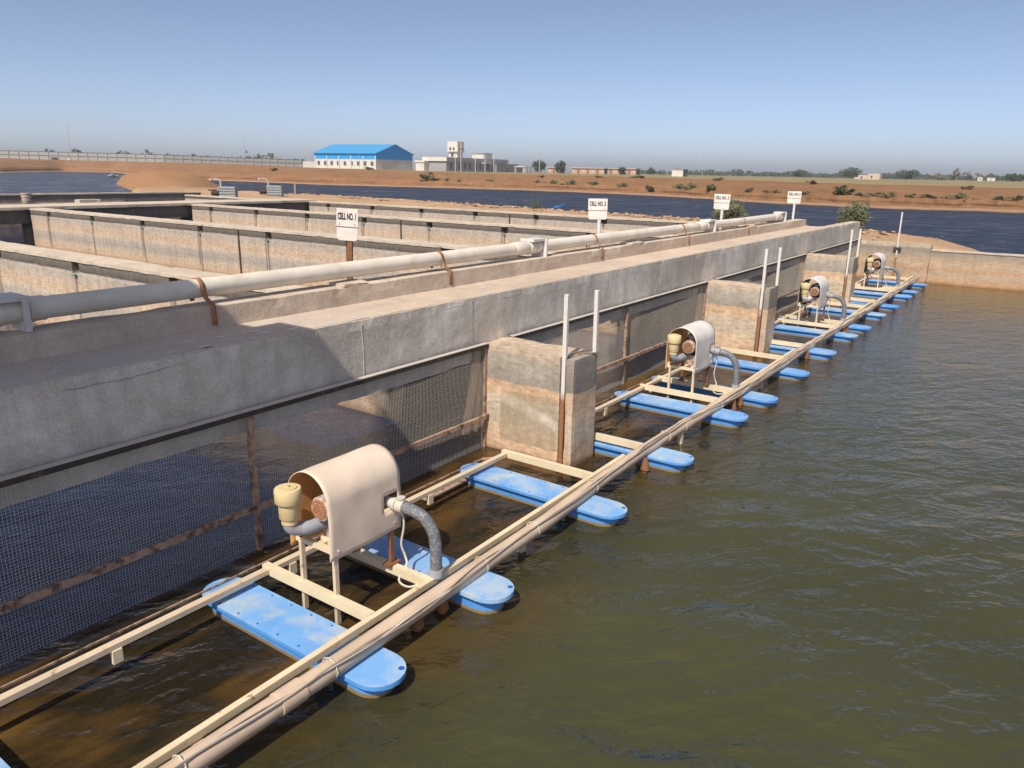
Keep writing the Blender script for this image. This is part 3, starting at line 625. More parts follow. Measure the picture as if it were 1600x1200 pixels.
# ------------------------------------------------------------------ rafts
def float_poly(hw, hl, e=0.15):
    pts = []
    for sgn in (1, -1):
        for k in range(11):
            t = math.pi*k/10; pts.append((sgn*hw*math.cos(t), sgn*(hl-e+e*math.sin(t))))
    return pts
RAFT = [0.0, 5.19, 10.47, 15.66]
RL = ['pale yellow steel raft on blue floats nearest the camera', 'steel raft on blue floats between the nearest and middle piers', 'steel raft on blue floats between the middle and farthest piers', 'small farthest raft on blue floats, against the end wall']
FX = [-4.63, -3.12, -2.20, -0.73]
def make_raft(dx, lab):
    t = thing('aerator_raft', (dx, 0, 0), lab, 'raft', 'floating rafts along the screens')
    MB().bar((-4.95, -0.53, 0.165), (-0.375, -0.53, 0.165), 0.045, 0.035).build('inner_beam', M['brown_bar'], t, bevel=0.003)
    mb = MB(); mb.bar((-5.03, -1.45, 0.17), (0.17, -1.375, 0.17), 0.036, 0.042)
    mb.build('outer_beam', M['cream'], t, bevel=0.003)
    for cx_, mt in ((-4.70, 'cream'), (-2.87, 'cream'), (-2.41, 'cream'), (-0.39, 'cream')):
        mb = MB(); mb.box(cx_-0.022, cx_+0.022, -1.40, -0.485, 0.184, 0.1935); mb.box(cx_-0.022, cx_-0.016, -1.40, -0.485, 0.137, 0.1835)
        mb.build('cross_beam', M[mt], t)
    mb = MB(); mb.bar((-4.95, -0.36, 0.115), (-0.52, -0.36, 0.115), 0.010, 0.012); mb.bar((-0.52, -0.36, 0.115), (-0.47, -0.51, 0.15), 0.025, 0.015)
    mb.bar((-1.35, -0.42, 0.05), (-0.55, -0.42, 0.05), 0.07, 0.012)
    mb.build('guide_rail', M['rail'], t)
    for sx in (-3.96, -1.5):
        MB().bar((sx, -1.45, -0.2), (sx, -1.45, 0.14), 0.05, 0.04, upv=(0, 1, 0)).build('stub_post', M['cream'], t)
    for sx in (-3.83, -2.72, -1.42):
        MB().box(sx-0.025, sx+0.025, -0.56, -0.535, 0.075, 0.149).build('stub_post', M['cream'], t)
    for sx in (-4.85, -2.62, -2.40):
        MB().tube([(sx, -1.50, -0.2), (sx, -1.50, 0.02), (sx, -1.50, 0.025), (sx, -1.50, 0.13)], [0.028, 0.028, 0.042, 0.02], 10).build('rusty_bolt', M['rust'], t)
    rj = random.Random(int(dx*10)+5)
    for i, fx in enumerate(FX):
        fx += rj.uniform(-0.025, 0.025); dy_ = rj.uniform(-0.02, 0.02); dzf = rj.uniform(-0.012, 0.004)
        mb = MB(); P = float_poly(0.142, 0.765); mb.prism([(fx+x, -1.075+y) for x, y in P], 0.088, 0.118)
        fm = mb
        mb = fm
        for yy in (-1.79, -0.36):
            mb.tube([(fx+0.07, yy+0.0, 0.117), (fx+0.07, yy, 0.1195)], 0.017, 10, 1)
        for kk in range(5):
            for sx in (-0.115, 0.115):
                mb.tube([(fx+sx, -0.55-kk*0.17, 0.117), (fx+sx, -0.55-kk*0.17, 0.1195)], 0.008, 8, 1)
        f = mb.build('float', [M['float'], M['bolt']], t, bevel=0.006)
        mb = MB(); P = float_poly(0.112, 0.70, 0.12); mb.prism([(fx+x, -1.075+y) for x, y in P], -0.15, 0.0885)
        mb.build('hull', M['float'], f, bevel=0.01)
        f.location = (0, dy_, dzf); f.rotation_euler = (rj.uniform(-0.006, 0.006), 0, 0)
    return t
for k in range(4): make_raft(RAFT[k], RL[k])

# ------------------------------------------------------------------ blowers
BLb = ['pinkish domed blower cover with grey hose on the nearest raft', 'grey domed blower with cream filter on the second raft, before the middle pier', 'grey blower with dark open end on the third raft, before the farthest pier', 'smallest grey blower with dark open end, before the end wall']
def make_blower(dx, lab, k):
    t = thing('air_blower', (dx, 0, 0), lab, 'blower', 'air blowers on the rafts')
    rzj = 0.0
    cx0, cx1, yc, zc, rr, zb = -2.90, -2.335, -0.95, 0.745, 0.168, 0.415
    # cover: arch sheet with a square hole on the pond side
    ns, nx = 40, 20; prof = []
    nstr = 12
    for i in range(nstr): prof.append((yc-rr-0.004*math.sin(math.pi*i/nstr), zb+(zc-zb)*i/nstr))
    for i in range(ns+1):
        a = math.pi*i/ns; prof.append((yc-rr*math.cos(a), zc+rr*math.sin(a)))
    for i in range(1, nstr+1): prof.append((yc+rr, zc-(zc-zb)*i/nstr))
    vs = []; fs = []
    for j in range(nx+1):
        for (y, z) in prof: vs.append((cx0+(cx1-cx0)*j/nx, y+0.006*noise.noise(Vector((j*0.22+k*7, y*4, z*5))), z))
    kk = len(prof)
    for j in range(nx):
        for i in range(kk-1):
            xm = cx0+(cx1-cx0)*(j+0.5)/nx; zm = (prof[i][1]+prof[i+1][1])/2; ym = (prof[i][0]+prof[i+1][0])/2
            if ym < yc and -2.48 < xm < -2.35 and 0.545 < zm < 0.67: continue
            fs.append((j*kk+i, (j+1)*kk+i, (j+1)*kk+i+1, j*kk+i+1))
    mb = MB(); mb.add(vs, fs, 0, True)
    inner = M['cover_in'] if k < 2 else M['cover_in_dark']
    cv = mb.build('cover', [M['cover'] if k == 0 else M['cover_grey'], inner], t)
    so_ = cv.modifiers.new('thick', 'SOLIDIFY'); so_.thickness = 0.004; so_.offset = -1; so_.material_offset = 1
    for bx_ in (cx0+0.06, cx1-0.06): MB().tube([(bx_, yc-rr-0.003, zb+0.05), (bx_, yc-rr-0.014, zb+0.05)], 0.009, 8).build('bolt', M['motor'], cv)
    # stand
    for (lx, ly) in ((-2.85, -0.82), (-2.85, -1.10), (-2.41, -1.105), (-2.41, -0.79)):
        mb = MB(); mb.bar((lx, ly, -0.02 if lx < -2.6 else 0.19), (lx, ly, 0.47), 0.028, 0.022, upv=(0, 1, 0))
        if lx > -2.6: mb.box(lx-0.05, lx+0.05, ly-0.03, ly+0.03, 0.193, 0.205)
        mb.build('leg', M['rust'] if lx > -2.6 else M['brown_bar'], t)
    mb = MB()
    for lx in (-2.85, -2.41): mb.bar((lx, -1.11, 0.455), (lx, -0.77, 0.455), 0.03, 0.03)
    for ly in (-1.08, -0.80): mb.bar((-2.86, ly, 0.481), (-2.40, ly, 0.481), 0.028, 0.022)
    mb.build('table_frame', M['cream'], t)
    # motor and impeller housing
    mb = MB(); zm = 0.70; ymc = -1.02
    mb.tube([(-2.875, ymc, zm), (-2.868, ymc, zm), (-2.62, ymc, zm)], [0.066, 0.072, 0.072], 24)
    for i in range(14):
        a = 2*math.pi*i/14; mb.bar((-2.80, ymc+0.074*math.cos(a), zm+0.074*math.sin(a)), (-2.64, ymc+0.074*math.cos(a), zm+0.074*math.sin(a)), 0.006, 0.012)
    mb.tube([(-2.625, ymc+.04, zm-.01), (-2.60, ymc+.04, zm-.01), (-2.50, ymc+.04, zm-.01), (-2.48, ymc+.04, zm-.01)], [0.10, 0.115, 0.115, 0.09], 24)
    mb.box(-2.8, -2.5, ymc-0.07, ymc+0.07, 0.492, 0.60)
    mo = mb.build('motor', M['motor'], t)
    MB().box(-2.78, -2.69, ymc-0.035, ymc+0.035, zm+0.07, zm+0.115).build('junction_box', M['grey_plastic'], mo, bevel=0.004)
    mb = MB(); mb.tube([(-2.878, ymc, zm), (-2.8755, ymc, zm)], 0.058, 24)
    for i in range(-3, 4):
        hgt = math.sqrt(max(0, 0.057**2-(i*0.016)**2)); mb.bar((-2.880, ymc+i*0.016, zm-hgt), (-2.880, ymc+i*0.016, zm+hgt), 0.004, 0.004); mb.bar((-2.881, ymc-hgt, zm+i*0.016), (-2.881, ymc+hgt, zm+i*0.016), 0.003, 0.003)
    mb.build('fan_grille', M['grille'], mo)
    # filter and elbow
    fx, fy = -2.985, -0.90
    mb = MB(); mb.tube([(fx, fy, 0.757), (fx, fy, 0.760), (fx, fy, 0.832), (fx, fy, 0.838), (fx, fy, 0.839)], [0.072, 0.074, 0.074, 0.070, 0.058], 32)
    mb.tube([(fx, fy, 0.8385), (fx, fy, 0.845)], 0.05, 28); mb.tube([(fx, fy, 0.84), (fx, fy, 0.855)], 0.012, 10); mb.tube([(fx, fy, 0.63), (fx, fy, 0.662)], 0.046, 24)
    mb.tube([(fx, fy, 0.658), (fx, fy, 0.666), (fx, fy, 0.758)], [0.050, 0.056, 0.058], 28)
    fl = mb.build('filter', M['filter'], t)
    mb = MB(); mb.tube(smooth_path([(fx, fy, 0.658), (fx, fy, 0.625), (fx+0.012, fy-0.004, 0.598), (fx+0.05, fy-0.02, 0.582), (fx+0.11, fy-0.045, 0.58), (-2.66, -0.98, 0.585)], 5), 0.041, 18)
    mb.build('elbow', M['grey_plastic'] if k < 2 else M['white_pvc'], t)
    # outlet, valve, hose
    hx = -2.41
    mb = MB(); mb.tube([(hx, -1.02, 0.60), (hx, -1.16, 0.60)], 0.032, 16); mb.tube([(hx, -1.135, 0.60), (hx, -1.165, 0.60)], 0.040, 16)
    mb.tube([(hx+0.004, -1.165, 0.598), (hx+0.008, -1.215, 0.596)], 0.042, 16); mb.tube([(hx+0.006, -1.19, 0.60), (hx+0.006, -1.19, 0.648)], 0.022, 12); mb.tube([(hx+0.006, -1.19, 0.645), (hx+0.006, -1.19, 0.655)], 0.027, 12)
    mb.build('valve', M['cable_white'] if k == 0 else M['grey_plastic'], t)
    hp = smooth_path([(hx+0.008, -1.21, 0.596), (hx+0.02, -1.28, 0.585), (hx+0.04, -1.345, 0.548), (hx+0.055, -1.395, 0.47), (hx+0.06, -1.41, 0.38), (hx+0.06, -1.412, 0.28), (hx+0.06, -1.412, 0.20)], 8)
    mb = MB(); mb.tube(hp, [0.036+0.0018*noise.noise(Vector((i*0.9, k, 0))) for i in range(len(hp))], 18)
    ho = mb.build('hose', M['hose'], t)
    MB().tube([(hx+0.06, -1.412, 0.186), (hx+0.06, -1.412, 0.235)], 0.044, 16).build('hose_clamp', M['grey_plastic'], ho)
    mb = MB(); mb.tube(smooth_path([(hx+0.015, -1.10, 0.56), (hx+0.035, -1.165, 0.53), (hx+0.04, -1.175, 0.45), (hx+0.03, -1.16, 0.33), (hx+0.045, -1.175, 0.25), (hx+0.03, -1.2, 0.20), (hx-0.04, -1.2, 0.13), (hx-0.05, -1.29, 0.12), (hx+0.0, -1.36, 0.15)], 6), 0.007, 8)
    mb.build('cable', M['cable_white'], t)
    return t
for k in range(4): make_blower(RAFT[k], BLb[k], k)

# ------------------------------------------------------------------ conduit and cables along the outer beams
CY = [(-7, -1.55), (-3.4, -1.545), (-2.3, -1.525), (-1.2, -1.50), (-0.3, -1.45), (0.4, -1.43), (1.2, -1.43), (2.6, -1.46), (4.5, -1.46), (5.6, -1.44), (7, -1.46), (10, -1.48), (16.0, -1.49)]
def cyy(x): return lerp_tab(CY, x)[0]
def along(x0_, x1_, st, fy, fz):
    out = []; n = int((x1_-x0_)/st)
    for i in range(n+1):
        x = x0_+(x1_-x0_)*i/n; out.append((x, cyy(x)+fy(x), fz(x)))
    return out
nz = lambda x, a, b: noise.noise(Vector((x*a, b, 0)))
mb = MB(); mb.tube(along(-7, 15.8, 0.12, lambda x: 0.01*nz(x, 0.9, 1), lambda x: 0.155+0.006*nz(x, 0.8, 2)), 0.052, 16)
cdp = thing('conduit_pipe', (0, 0, 0), 'long dusty cream pipe lying along the outer edge of the rafts', 'pipe'); mb.build('tube', M['conduit'], cdp)
for cx_ in (-3.55, 1.35, 5.9, 9.6, 13.2): MB().tube([(cx_-0.07, cyy(cx_-0.07)+0.01*nz(cx_-.07, .9, 1), 0.155+0.006*nz(cx_-.07, 0.8, 2)), (cx_+0.07, cyy(cx_+0.07)+0.01*nz(cx_+.07, .9, 1), 0.155+0.006*nz(cx_+.07, 0.8, 2))], 0.058, 16).build('coupling', M['conduit'], cdp)
for cx_ in (-4.1, -3.3, -2.05, -1.45, -0.55, 0.9, 2.2, 3.3, 4.6, 6.3, 7.8, 9.0, 10.4, 11.8):
    MB().tube([(cx_+0.004*math.sin(a*0.7), cyy(cx_)+0.057*math.cos(a*0.785), 0.155+0.058*math.sin(a*0.785)+0.004) for a in range(9)], 0.004, 5, caps=False).build('tie', M['cable_white'], cdp)
for nm, mt, ph, r_, lab in (('power_cable', 'cable_white', 1.0, 0.0055, 'white cable winding along the outer pipe of the rafts'), ('power_cable', 'cable_dark', 4.0, 0.0035, 'thin dark cable winding along the outer pipe of the rafts'), ('power_cable', 'cable', 7.0, 0.006, 'thick grey cable strapped along the outer pipe of the rafts')):
    def ang(x): return 1.7+1.35*nz(x, 0.55, ph)+0.5*nz(x, 1.7, ph+3)
    sg = 0.053+r_
    mb = MB(); mb.tube(along(-7, 15.7, 0.08, lambda x: -sg*math.cos(ang(x)-0.9), lambda x: 0.155+sg*math.sin(ang(x)-0.9)+0.004), r_, 6)
    tag(mb.build(nm, M[mt]), lab, 'cable', 'cables along the rafts')

# ------------------------------------------------------------------ poles on the piers
pl = [['left white pole in the groove of the nearest pier', 'right white pole on the front corner of the nearest pier'],
      ['left white pole in the groove of the middle pier', 'right white pole on the front corner of the middle pier'],
      ['left white pole in the groove of the farthest pier', 'right white pole on the front corner of the farthest pier']]
for k in (1, 2, 3):
    for j, (px, py, tx) in enumerate(((0.025, -0.828, -0.0), (0.437, -0.905, -0.03))):
        mb = MB(); mb.bar((px, py, -0.3), (px+tx, py, 1.535), 0.036, 0.036, upv=(0, 1, 0))
        if j == 0: mb.tube([(px-0.005, py, 0.005), (px-0.005, py, 0.06)], 0.024, 8)
        o = mb.build('pole', M['pole'], None, bevel=0.003, loc=(PX[k], 0, 0))
        tag(o, pl[k-1][j], 'pole', 'poles on the piers')
mb = MB(); mb.bar((0, 0, 0.0), (0.03, 0.015, 1.76), 0.03, 0.03, upv=(0, 1, 0))
tag(mb.build('pole', M['pole'], loc=(15.99, -0.905, -0.05)), 'tall thin white pole before the end wall', 'pole')
MB().bar((0, 0.09, 0.86), (0, -0.09, 0.86), 0.02, 0.07).build('clamp', M['dark_iron'], bpy.data.objects['pole.006'] if 'pole.006' in bpy.data.objects else None)
for k, lab in ((1, 'thin dark wire looped over the top of the nearest pier'), (2, 'thin dark wire looped over the top of the middle pier')):
    mb = MB(); mb.tube(smooth_path([(0.0, -0.86, 0.93), (0.02, -0.85, 1.0), (0.12, -0.84, 1.012), (0.25, -0.85, 1.008), (0.38, -0.88, 1.012), (0.44, -0.93, 1.0), (0.36, -0.95, 0.99), (0.18, -0.87, 1.006)], 5), 0.006, 6)
    tag(mb.build('wire_loop', M['cable_dark'], loc=(PX[k], 0, 0)), lab, 'wire', 'wires on the piers')

# ------------------------------------------------------------------ air pipe on the parapet
ap = thing('air_pipe', (0, 0, 0), 'long white air pipe lying along the parapet beside the walkway', 'pipe')
YP, ZP, RP = 0.75, 1.697, 0.067
def pz(x): return ZP+0.004*nz(x, 0.5, 4)
mb = MB(); mb.tube([(x*0.25, YP+0.006*nz(x*0.25, 0.4, 8), pz(x*0.25)) for x in range(-52, 47)], RP, 24); mb.build('tube', M['pvc'], ap)
for jx in (-3.62, 1.88, 7.2, 11.3):
    mb = MB(); mb.tube([(jx-0.42, YP, ZP), (jx-0.41, YP, ZP), (jx-0.16, YP, ZP), (jx-0.15, YP, ZP)], [RP+0.002, RP+0.008, RP+0.008, RP+0.002], 24)
    for dx in (-0.14, -0.08, -0.03, 0.14): mb.tube([(jx+dx, YP, ZP), (jx+dx+0.03, YP, ZP)], RP+0.013, 24)
    mb.tube([(jx-0.15, YP, ZP), (jx+0.24, YP, ZP)], RP+0.007, 24)
    cp = mb.build('coupling', M['pvc'], ap)
    mb = MB(); mb.box(jx-0.15, jx+0.12, YP-0.10, YP+0.09, ZP+RP-0.002, ZP+RP+0.03); mb.box(jx+0.09, jx+0.12, YP-0.115, YP-0.075, 1.582, ZP+RP+0.028)
    mb.box(jx+0.09, jx+0.12, YP-0.07, YP+0.09, 1.582, ZP-0.06)
    mb.build('bracket', M['white_pvc'], ap, bevel=0.004)
for sx in (-2.37, 0.2, 3.23, 6.06, 8.9):
    path = [(sx, YP+RP+0.006, 1.60)]
    for i in range(17):
        a = math.pi*i/16; path.append((sx, YP+(RP+0.005)*math.cos(a), ZP+(RP+0.005)*math.sin(a)))
    path += [(sx+0.005, YP-RP-0.02, ZP-0.06), (sx+0.01, 0.592, 1.59), (sx+0.012, 0.590, 1.52), (sx+0.014, 0.588, 1.455)]
    mb = MB(); vs = []
    for p in path: vs += [(p[0]-0.018, p[1], p[2]), (p[0]+0.018, p[1], p[2])]
    mb.add(vs, [(2*i, 2*i+1, 2*i+3, 2*i+2) for i in range(len(path)-1)], 0, True)
    s_ = mb.build('strap', M['strap'], ap); so_ = s_.modifiers.new('thick', 'SOLIDIFY'); so_.thickness = 0.004; so_.offset = 0
for px_, w_ in ((-1.0, 0.28), (4.3, 0.4), (9.2, 0.3)):
    mb = MB(); mb.rbox(px_-w_/2, px_+w_/2, 0.60, 0.79, 1.58, 1.606, 0.04, 0.006, 0.006); mb.build('cement_pad', M['cell_top'], ap)
vb = thing('valve_box', (-3.98, 0.74, 1.745), 'dark metal valve box with a handle on the left end of the air pipe', 'valve')
mb = MB(); mb.box(-0.16, 0.16, -0.09, 0.09, 0.0, 0.05); mb.box(-0.13, 0.13, -0.075, 0.075, 0.0495, 0.075); mb.build('body', M['dark_iron'], vb, bevel=0.006)
mb = MB(); mb.tube([(0.02, 0, 0.07), (0.02, 0, 0.15), (0.13, 0, 0.15), (0.13, 0, 0.07)], 0.009, 6, smooth=False); mb.build('handle', M['rust'], vb)

# ------------------------------------------------------------------ signs
def text_mesh(body, size, depth, squeeze):
    cu = bpy.data.curves.new('lettering', 'FONT'); cu.body = body; cu.size = size; cu.align_x = 'CENTER'; cu.align_y = 'CENTER'
    cu.extrude = depth; cu.offset = size*0.035
    o = bpy.data.objects.new('lettering_source', cu); col.objects.link(o)
    dg = bpy.context.evaluated_depsgraph_get(); me = bpy.data.meshes.new_from_object(o.evaluated_get(dg))
    bpy.data.objects.remove(o); 
    for v in me.vertices: v.co.x *= squeeze
    return me
def make_sign(num, x, y, wid, rz, lab, post_mat, tilt):
    t = thing('cell_sign', (x, y, 1.15), lab, 'sign', 'numbered cell signs', rz)   # faces local -Y
    t.rotation_euler = (0, tilt, rz)
    MB().bar((0.02, 0.02, -0.1), (0.02, 0.02, 0.86), 0.045, 0.035, upv=(0, 1, 0)).build('post', post_mat, t)
    h0, h1, h2 = 0.75, 0.885, 1.03; hw = wid/2
    mb = MB(); mb.box(-hw, hw, -0.012, -0.004, h1-0.012, h2)
    b = mb.build('board', M['board'], t, bevel=0.002)
    lp = MB(); pts = []; r_ = 0.03; w2 = hw*0.97
    for (cx_, cz_, a0) in ((w2-r_, h0+r_, -90), (w2, h1-0.0, None), (-w2, h1-0.0, None), (-w2+r_, h0+r_, 180)):
        if a0 is None: pts.append((cx_, cz_))
        else:
            for i in range(6): a = R(a0+18*i); pts.append((cx_+r_*math.cos(a), cz_+r_*math.sin(a)))
    kk = len(pts); vs = [(p[0], -0.003, p[1]) for p in pts]+[(p[0], 0.004, p[1]) for p in pts]
    lp.add(vs, [tuple(range(kk)), tuple(range(kk, 2*kk))[::-1]]+[(i, kk+i, kk+(i+1) % kk, (i+1) % kk) for i in range(kk)])
    lp.build('lower_plate', M['board'], t)
    for bx_ in (-hw*0.7, hw*0.7): MB().tube([(bx_, -0.0121, h1+0.01), (bx_, -0.016, h1+0.01)], 0.005, 8).build('bolt', M['rust'], b)
    me = text_mesh('CELL NO. %d' % num, 0.078, 0.0008, 1.0)
    xs = [v.co.x for v in me.vertices]; k_ = wid*0.84/(max(xs)-min(xs))
    for v in me.vertices: v.co.x *= k_; 
    me.materials.append(M['ink']); o = bpy.data.objects.new('lettering', me); col.objects.link(o); o.parent = b
    o.location = (0, -0.0135, h1+0.075); o.rotation_euler = (R(90), 0, 0)
    return t
SG = [(1, -0.66, 1.12, 0.198, R(-62), 'largest white sign, reading CELL NO. 1, on a rusty post', M['rust'], R(3.0)),
      (2, 4.05, 1.12, 0.27, R(-72), 'white sign reading CELL NO. 2 on a white post', M['white_pvc'], R(-1)),
      (3, 8.75, 1.12, 0.29, R(-76), 'white sign reading CELL NO. 3, before a green bush', M['white_pvc'], R(1)),
      (4, 13.6, 1.12, 0.31, R(-78), 'smallest white sign, reading CELL NO. 4, past the end of the air pipe', M['white_pvc'], R(0))]
for a in SG: make_sign(*a)

# ------------------------------------------------------------------ machines on the dike
MLb = ['left of two ribbed grey sheet metal machines with a thin post on the dike', 'right of two ribbed grey sheet metal machines with a thin post on the dike']
for k, (mx, my) in enumerate(((18.6, 30.6), (22.5, 31.9))):
    t = thing('ribbed_machine', (mx, my, 0.93), MLb[k], 'machine', 'ribbed machines on the dike', R(30-90)); t.scale = (1.0, 1.0, 1.0)
    mb = MB()
    for i in range(4): mb.tube([(-0.35, 0.0, 0.12+i*0.13), (0.5, 0.0, 0.12+i*0.13)], 0.085+0.0*i, 10)
    mb.box(-0.33, 0.48, -0.05, 0.3, 0.0, 0.58); mb.build('ribbed_hood', M['steel_sheet'], t)
    mb = MB(); mb.box(-0.75, -0.36, -0.12, 0.2, 0.1, 0.16); mb.tube([(-0.75, 0, 0.26), (-0.38, 0, 0.28)], 0.12, 12); mb.tube([(-0.95, 0.0, 0.40), (-0.5, 0, 0.42)], 0.03, 8)
    mb.build('motor', M['dark_iron'], t)
    mb = MB(); mb.tube([(-0.25, 0, 0.5), (-0.25, 0, 0.86)], 0.05, 8); mb.build('post', M['pole_metal'], t)
    mb = MB(); mb.tube(smooth_path([(-0.25, 0, 0.83), (-0.35, 0, 0.92), (-0.55, 0, 0.95), (-0.7, 0, 0.9)], 4), 0.03, 6); mb.tube([(-0.78, 0, 0.86), (-0.74, 0, 0.98)], 0.07, 8)
    mb.build('arm', M['pole_metal'], t)
mb = MB(); mb.tube([(0, 0, -0.2), (0.05, 0.02, 0.75)], 0.045, 6)
tag(mb.build('stake', M['wood'], loc=(24.9, 33.0, 0.85)), 'short leaning wooden stake at the dike edge', 'stake')
bb = MB(); pebble(bb, (0, 0, 0.12), 0.2); pebble(bb, (0.05, -0.12, 0.2), 0.14); pebble(bb, (-0.22, 0.12, 0.08), 0.1)
tag(bb.build('plastic_bag', M['blue_bag'], loc=(24.2, 14.3, 0.85)), 'crumpled blue plastic bag on the dike edge beside a reed', 'bag')

# ------------------------------------------------------------------ plants
def leaves(mb, c, rad, n, size, seed=0, shell=0.35, droop=0.0):
    rng = random.Random(seed); c = Vector(c)
    clumps = [(Vector((rng.gauss(0, 0.42), rng.gauss(0, 0.42), rng.gauss(0.05, 0.42))), rng.uniform(0.28, 0.5)) for _ in range(max(4, n//40))]
    for i in range(n):
        cc, cr = rng.choice(clumps); d = Vector((rng.gauss(0, 1), rng.gauss(0, 1), rng.gauss(0, 1))).normalized()
        q = cc+d*cr*(shell+(1-shell)*rng.random())
        if q.length > 1.15: q = q.normalized()*rng.uniform(0.8, 1.15)
        p = c+Vector((q.x*rad[0], q.y*rad[1], max(-0.95, q.z)*rad[2]))
        u = Vector((rng.gauss(0, 1), rng.gauss(0, 1), rng.gauss(0, 1))).normalized(); v = u.orthogonal().normalized(); s_ = size*rng.uniform(0.6, 1.3)
        mb.add([p-u*s_, p+v*s_*0.45, p+u*s_, p-v*s_*0.45], [(0, 1, 2, 3)])
def make_bush(name, lab, cat, loc, rad, n, size, mat, seed, group=None, twig=True):
    t = thing(name, loc, lab, cat, group)
    mb = MB(); leaves(mb, (0, 0, rad[2]*0.85), rad, n, size, seed); mb.build('foliage', M[mat], t)
    mb = MB(); rng = random.Random(seed+1)
    for i in range(7):
        a = rng.uniform(0, 6.28); e = Vector((rad[0]*0.7*math.cos(a), rad[1]*0.7*math.sin(a), rad[2]*rng.uniform(0.9, 1.5)))
        mb.tube([(0, 0, -0.1), e*0.5+Vector((0, 0, 0.05)), e], [0.035*rad[2], 0.025*rad[2], 0.008*rad[2]], 5)
    mb.build('stem', M['trunk'], t); return t
make_bush('feathery_bush', 'feathery pale green bush growing behind the far end of the walkway beam', 'bush', (20.7, 1.15, 0.85), (0.50, 0.50, 0.50), 2400, 0.045, 'leaf_grey', 5)
make_bush('feathery_bush', 'pale green bush on the dike behind the CELL NO. 3 sign', 'bush', (21.9, 5.55, 0.85), (0.75, 0.6, 0.46), 2000, 0.055, 'leaf_grey', 6)
rd = thing('reed_clump', (23.1, 14.8, 0.85), 'small upright reed clump on the dike edge beside a blue bag', 'reed')
mb = MB(); rng = random.Random(3)
for i in range(60):
    a = rng.uniform(0, 6.28); r_ = rng.uniform(0, 0.3); b = Vector((r_*math.cos(a), r_*math.sin(a), 0)); tp = b*1.9+Vector((0, 0, rng.uniform(0.4, 0.9)))
    s_ = Vector((0.02, 0.02, 0)); mb.add([b-s_, b+s_, tp], [(0, 1, 2)])
mb.build('blades', M['leaf_pale'], rd)

# shrubs on the far bank: (pixel-independent) azimuth, distance from the shore, size, kind
protos = []
for i, (mat, rad, n, sz) in enumerate((('leaf_grey', (1.0, 1.0, 0.62), 620, 0.13), ('leaf_dry', (1.25, 1.1, 0.5), 560, 0.13), ('leaf_dark', (0.9, 0.9, 0.75), 700, 0.12), ('leaf_grey', (0.55, 0.55, 0.8), 420, 0.11))):
    protos.append(dict(mat=mat, rad=rad, n=n, sz=sz, first=None))
SHLAB = ['grey green rounded shrub on the brown far bank', 'dry olive spreading shrub on the brown far bank', 'dark green dense shrub on the brown far bank', 'narrow upright grey green shrub on the brown far bank']
def shrub(kind, az_, d, s_, lab=None):
    r0 = lerp_tab(BANK, az_)[0]; p = pol(az_, r0+d, bank_z(az_, d)-0.05); P = protos[kind]
    if P['first'] is None:
        o = make_bush('bank_shrub', SHLAB[kind], 'shrub', p, P['rad'], P['n'], P['sz'], P['mat'], 30+kind, 'shrubs on the far bank'); P['first'] = o
    else:
        o = copy_tree(P['first']); o.location = p
    s_ *= 0.75; o.scale = (s_*1.1, s_*1.1, s_*random.uniform(0.65, 0.95)); o.rotation_euler = (0, 0, random.uniform(0, 6.28))
    o['label'] = lab or SHLAB[kind]
SH = [(2, 41.4, 5.5, 1.5), (1, 40.7, 5.2, 1.2), (3, 40.0, 5.5, 0.9), (3, 39.1, 5.5, 0.9), (0, 36.8, 6, 0.9), (0, 33.4, 6.5, .7), (2, 32.8, 6.0, .55), (0, 32.2, 5.6, .9), (1, 31.6, 5.6, .8), (0, 30.9, 5.8, 1.0), (0, 29.2, 5.2, 1.1), (1, 28.3, 6, .7), (0, 27.2, 5.2, 1.0),
      (3, 25.15, 3.4, 1.3), (0, 23.2, 5.6, .9), (0, 22.4, 5.0, 1.2), (2, 20.9, 5.0, .95), (3, 18.4, 4.6, 1.1), (1, 17.0, 5.5, .8), (2, 16.5, 5, .6), (1, 15.6, 5.5, 1.0), (0, 14.6, 5.2, .8),
      (2, 12.2, 5.4, 1.35), (1, 11.2, 5.4, 1.0), (1, 10.4, 5.0, 1.2), (1, 9.6, 5.2, 1.1), (2, 8.1, 4.6, .7), (0, 7.1, 4.8, .9), (1, 6.3, 5.5, .7), (0, 5.4, 4.7, .95), (1, 4.4, 4.7, .6), (1, 3.2, 5.2, 1.1), (1, 2.2, 5.2, .9), (0, 0.6, 5.0, 1.0), (1, -2, 5.5, 1.1), (0, -4, 5, .9),
      (1, 26.4, 16, .8), (0, 25.9, 16, .7), (1, 28.9, 14.5, .8), (1, 33.0, 13, .7), (1, 14.2, 18, .8), (1, 5.0, 15, .8), (1, 20.5, 19, .9), (1, 45.5, 24, 1.0), (1, 52, 20, 1.0)]
for a in SH: shrub(*a)

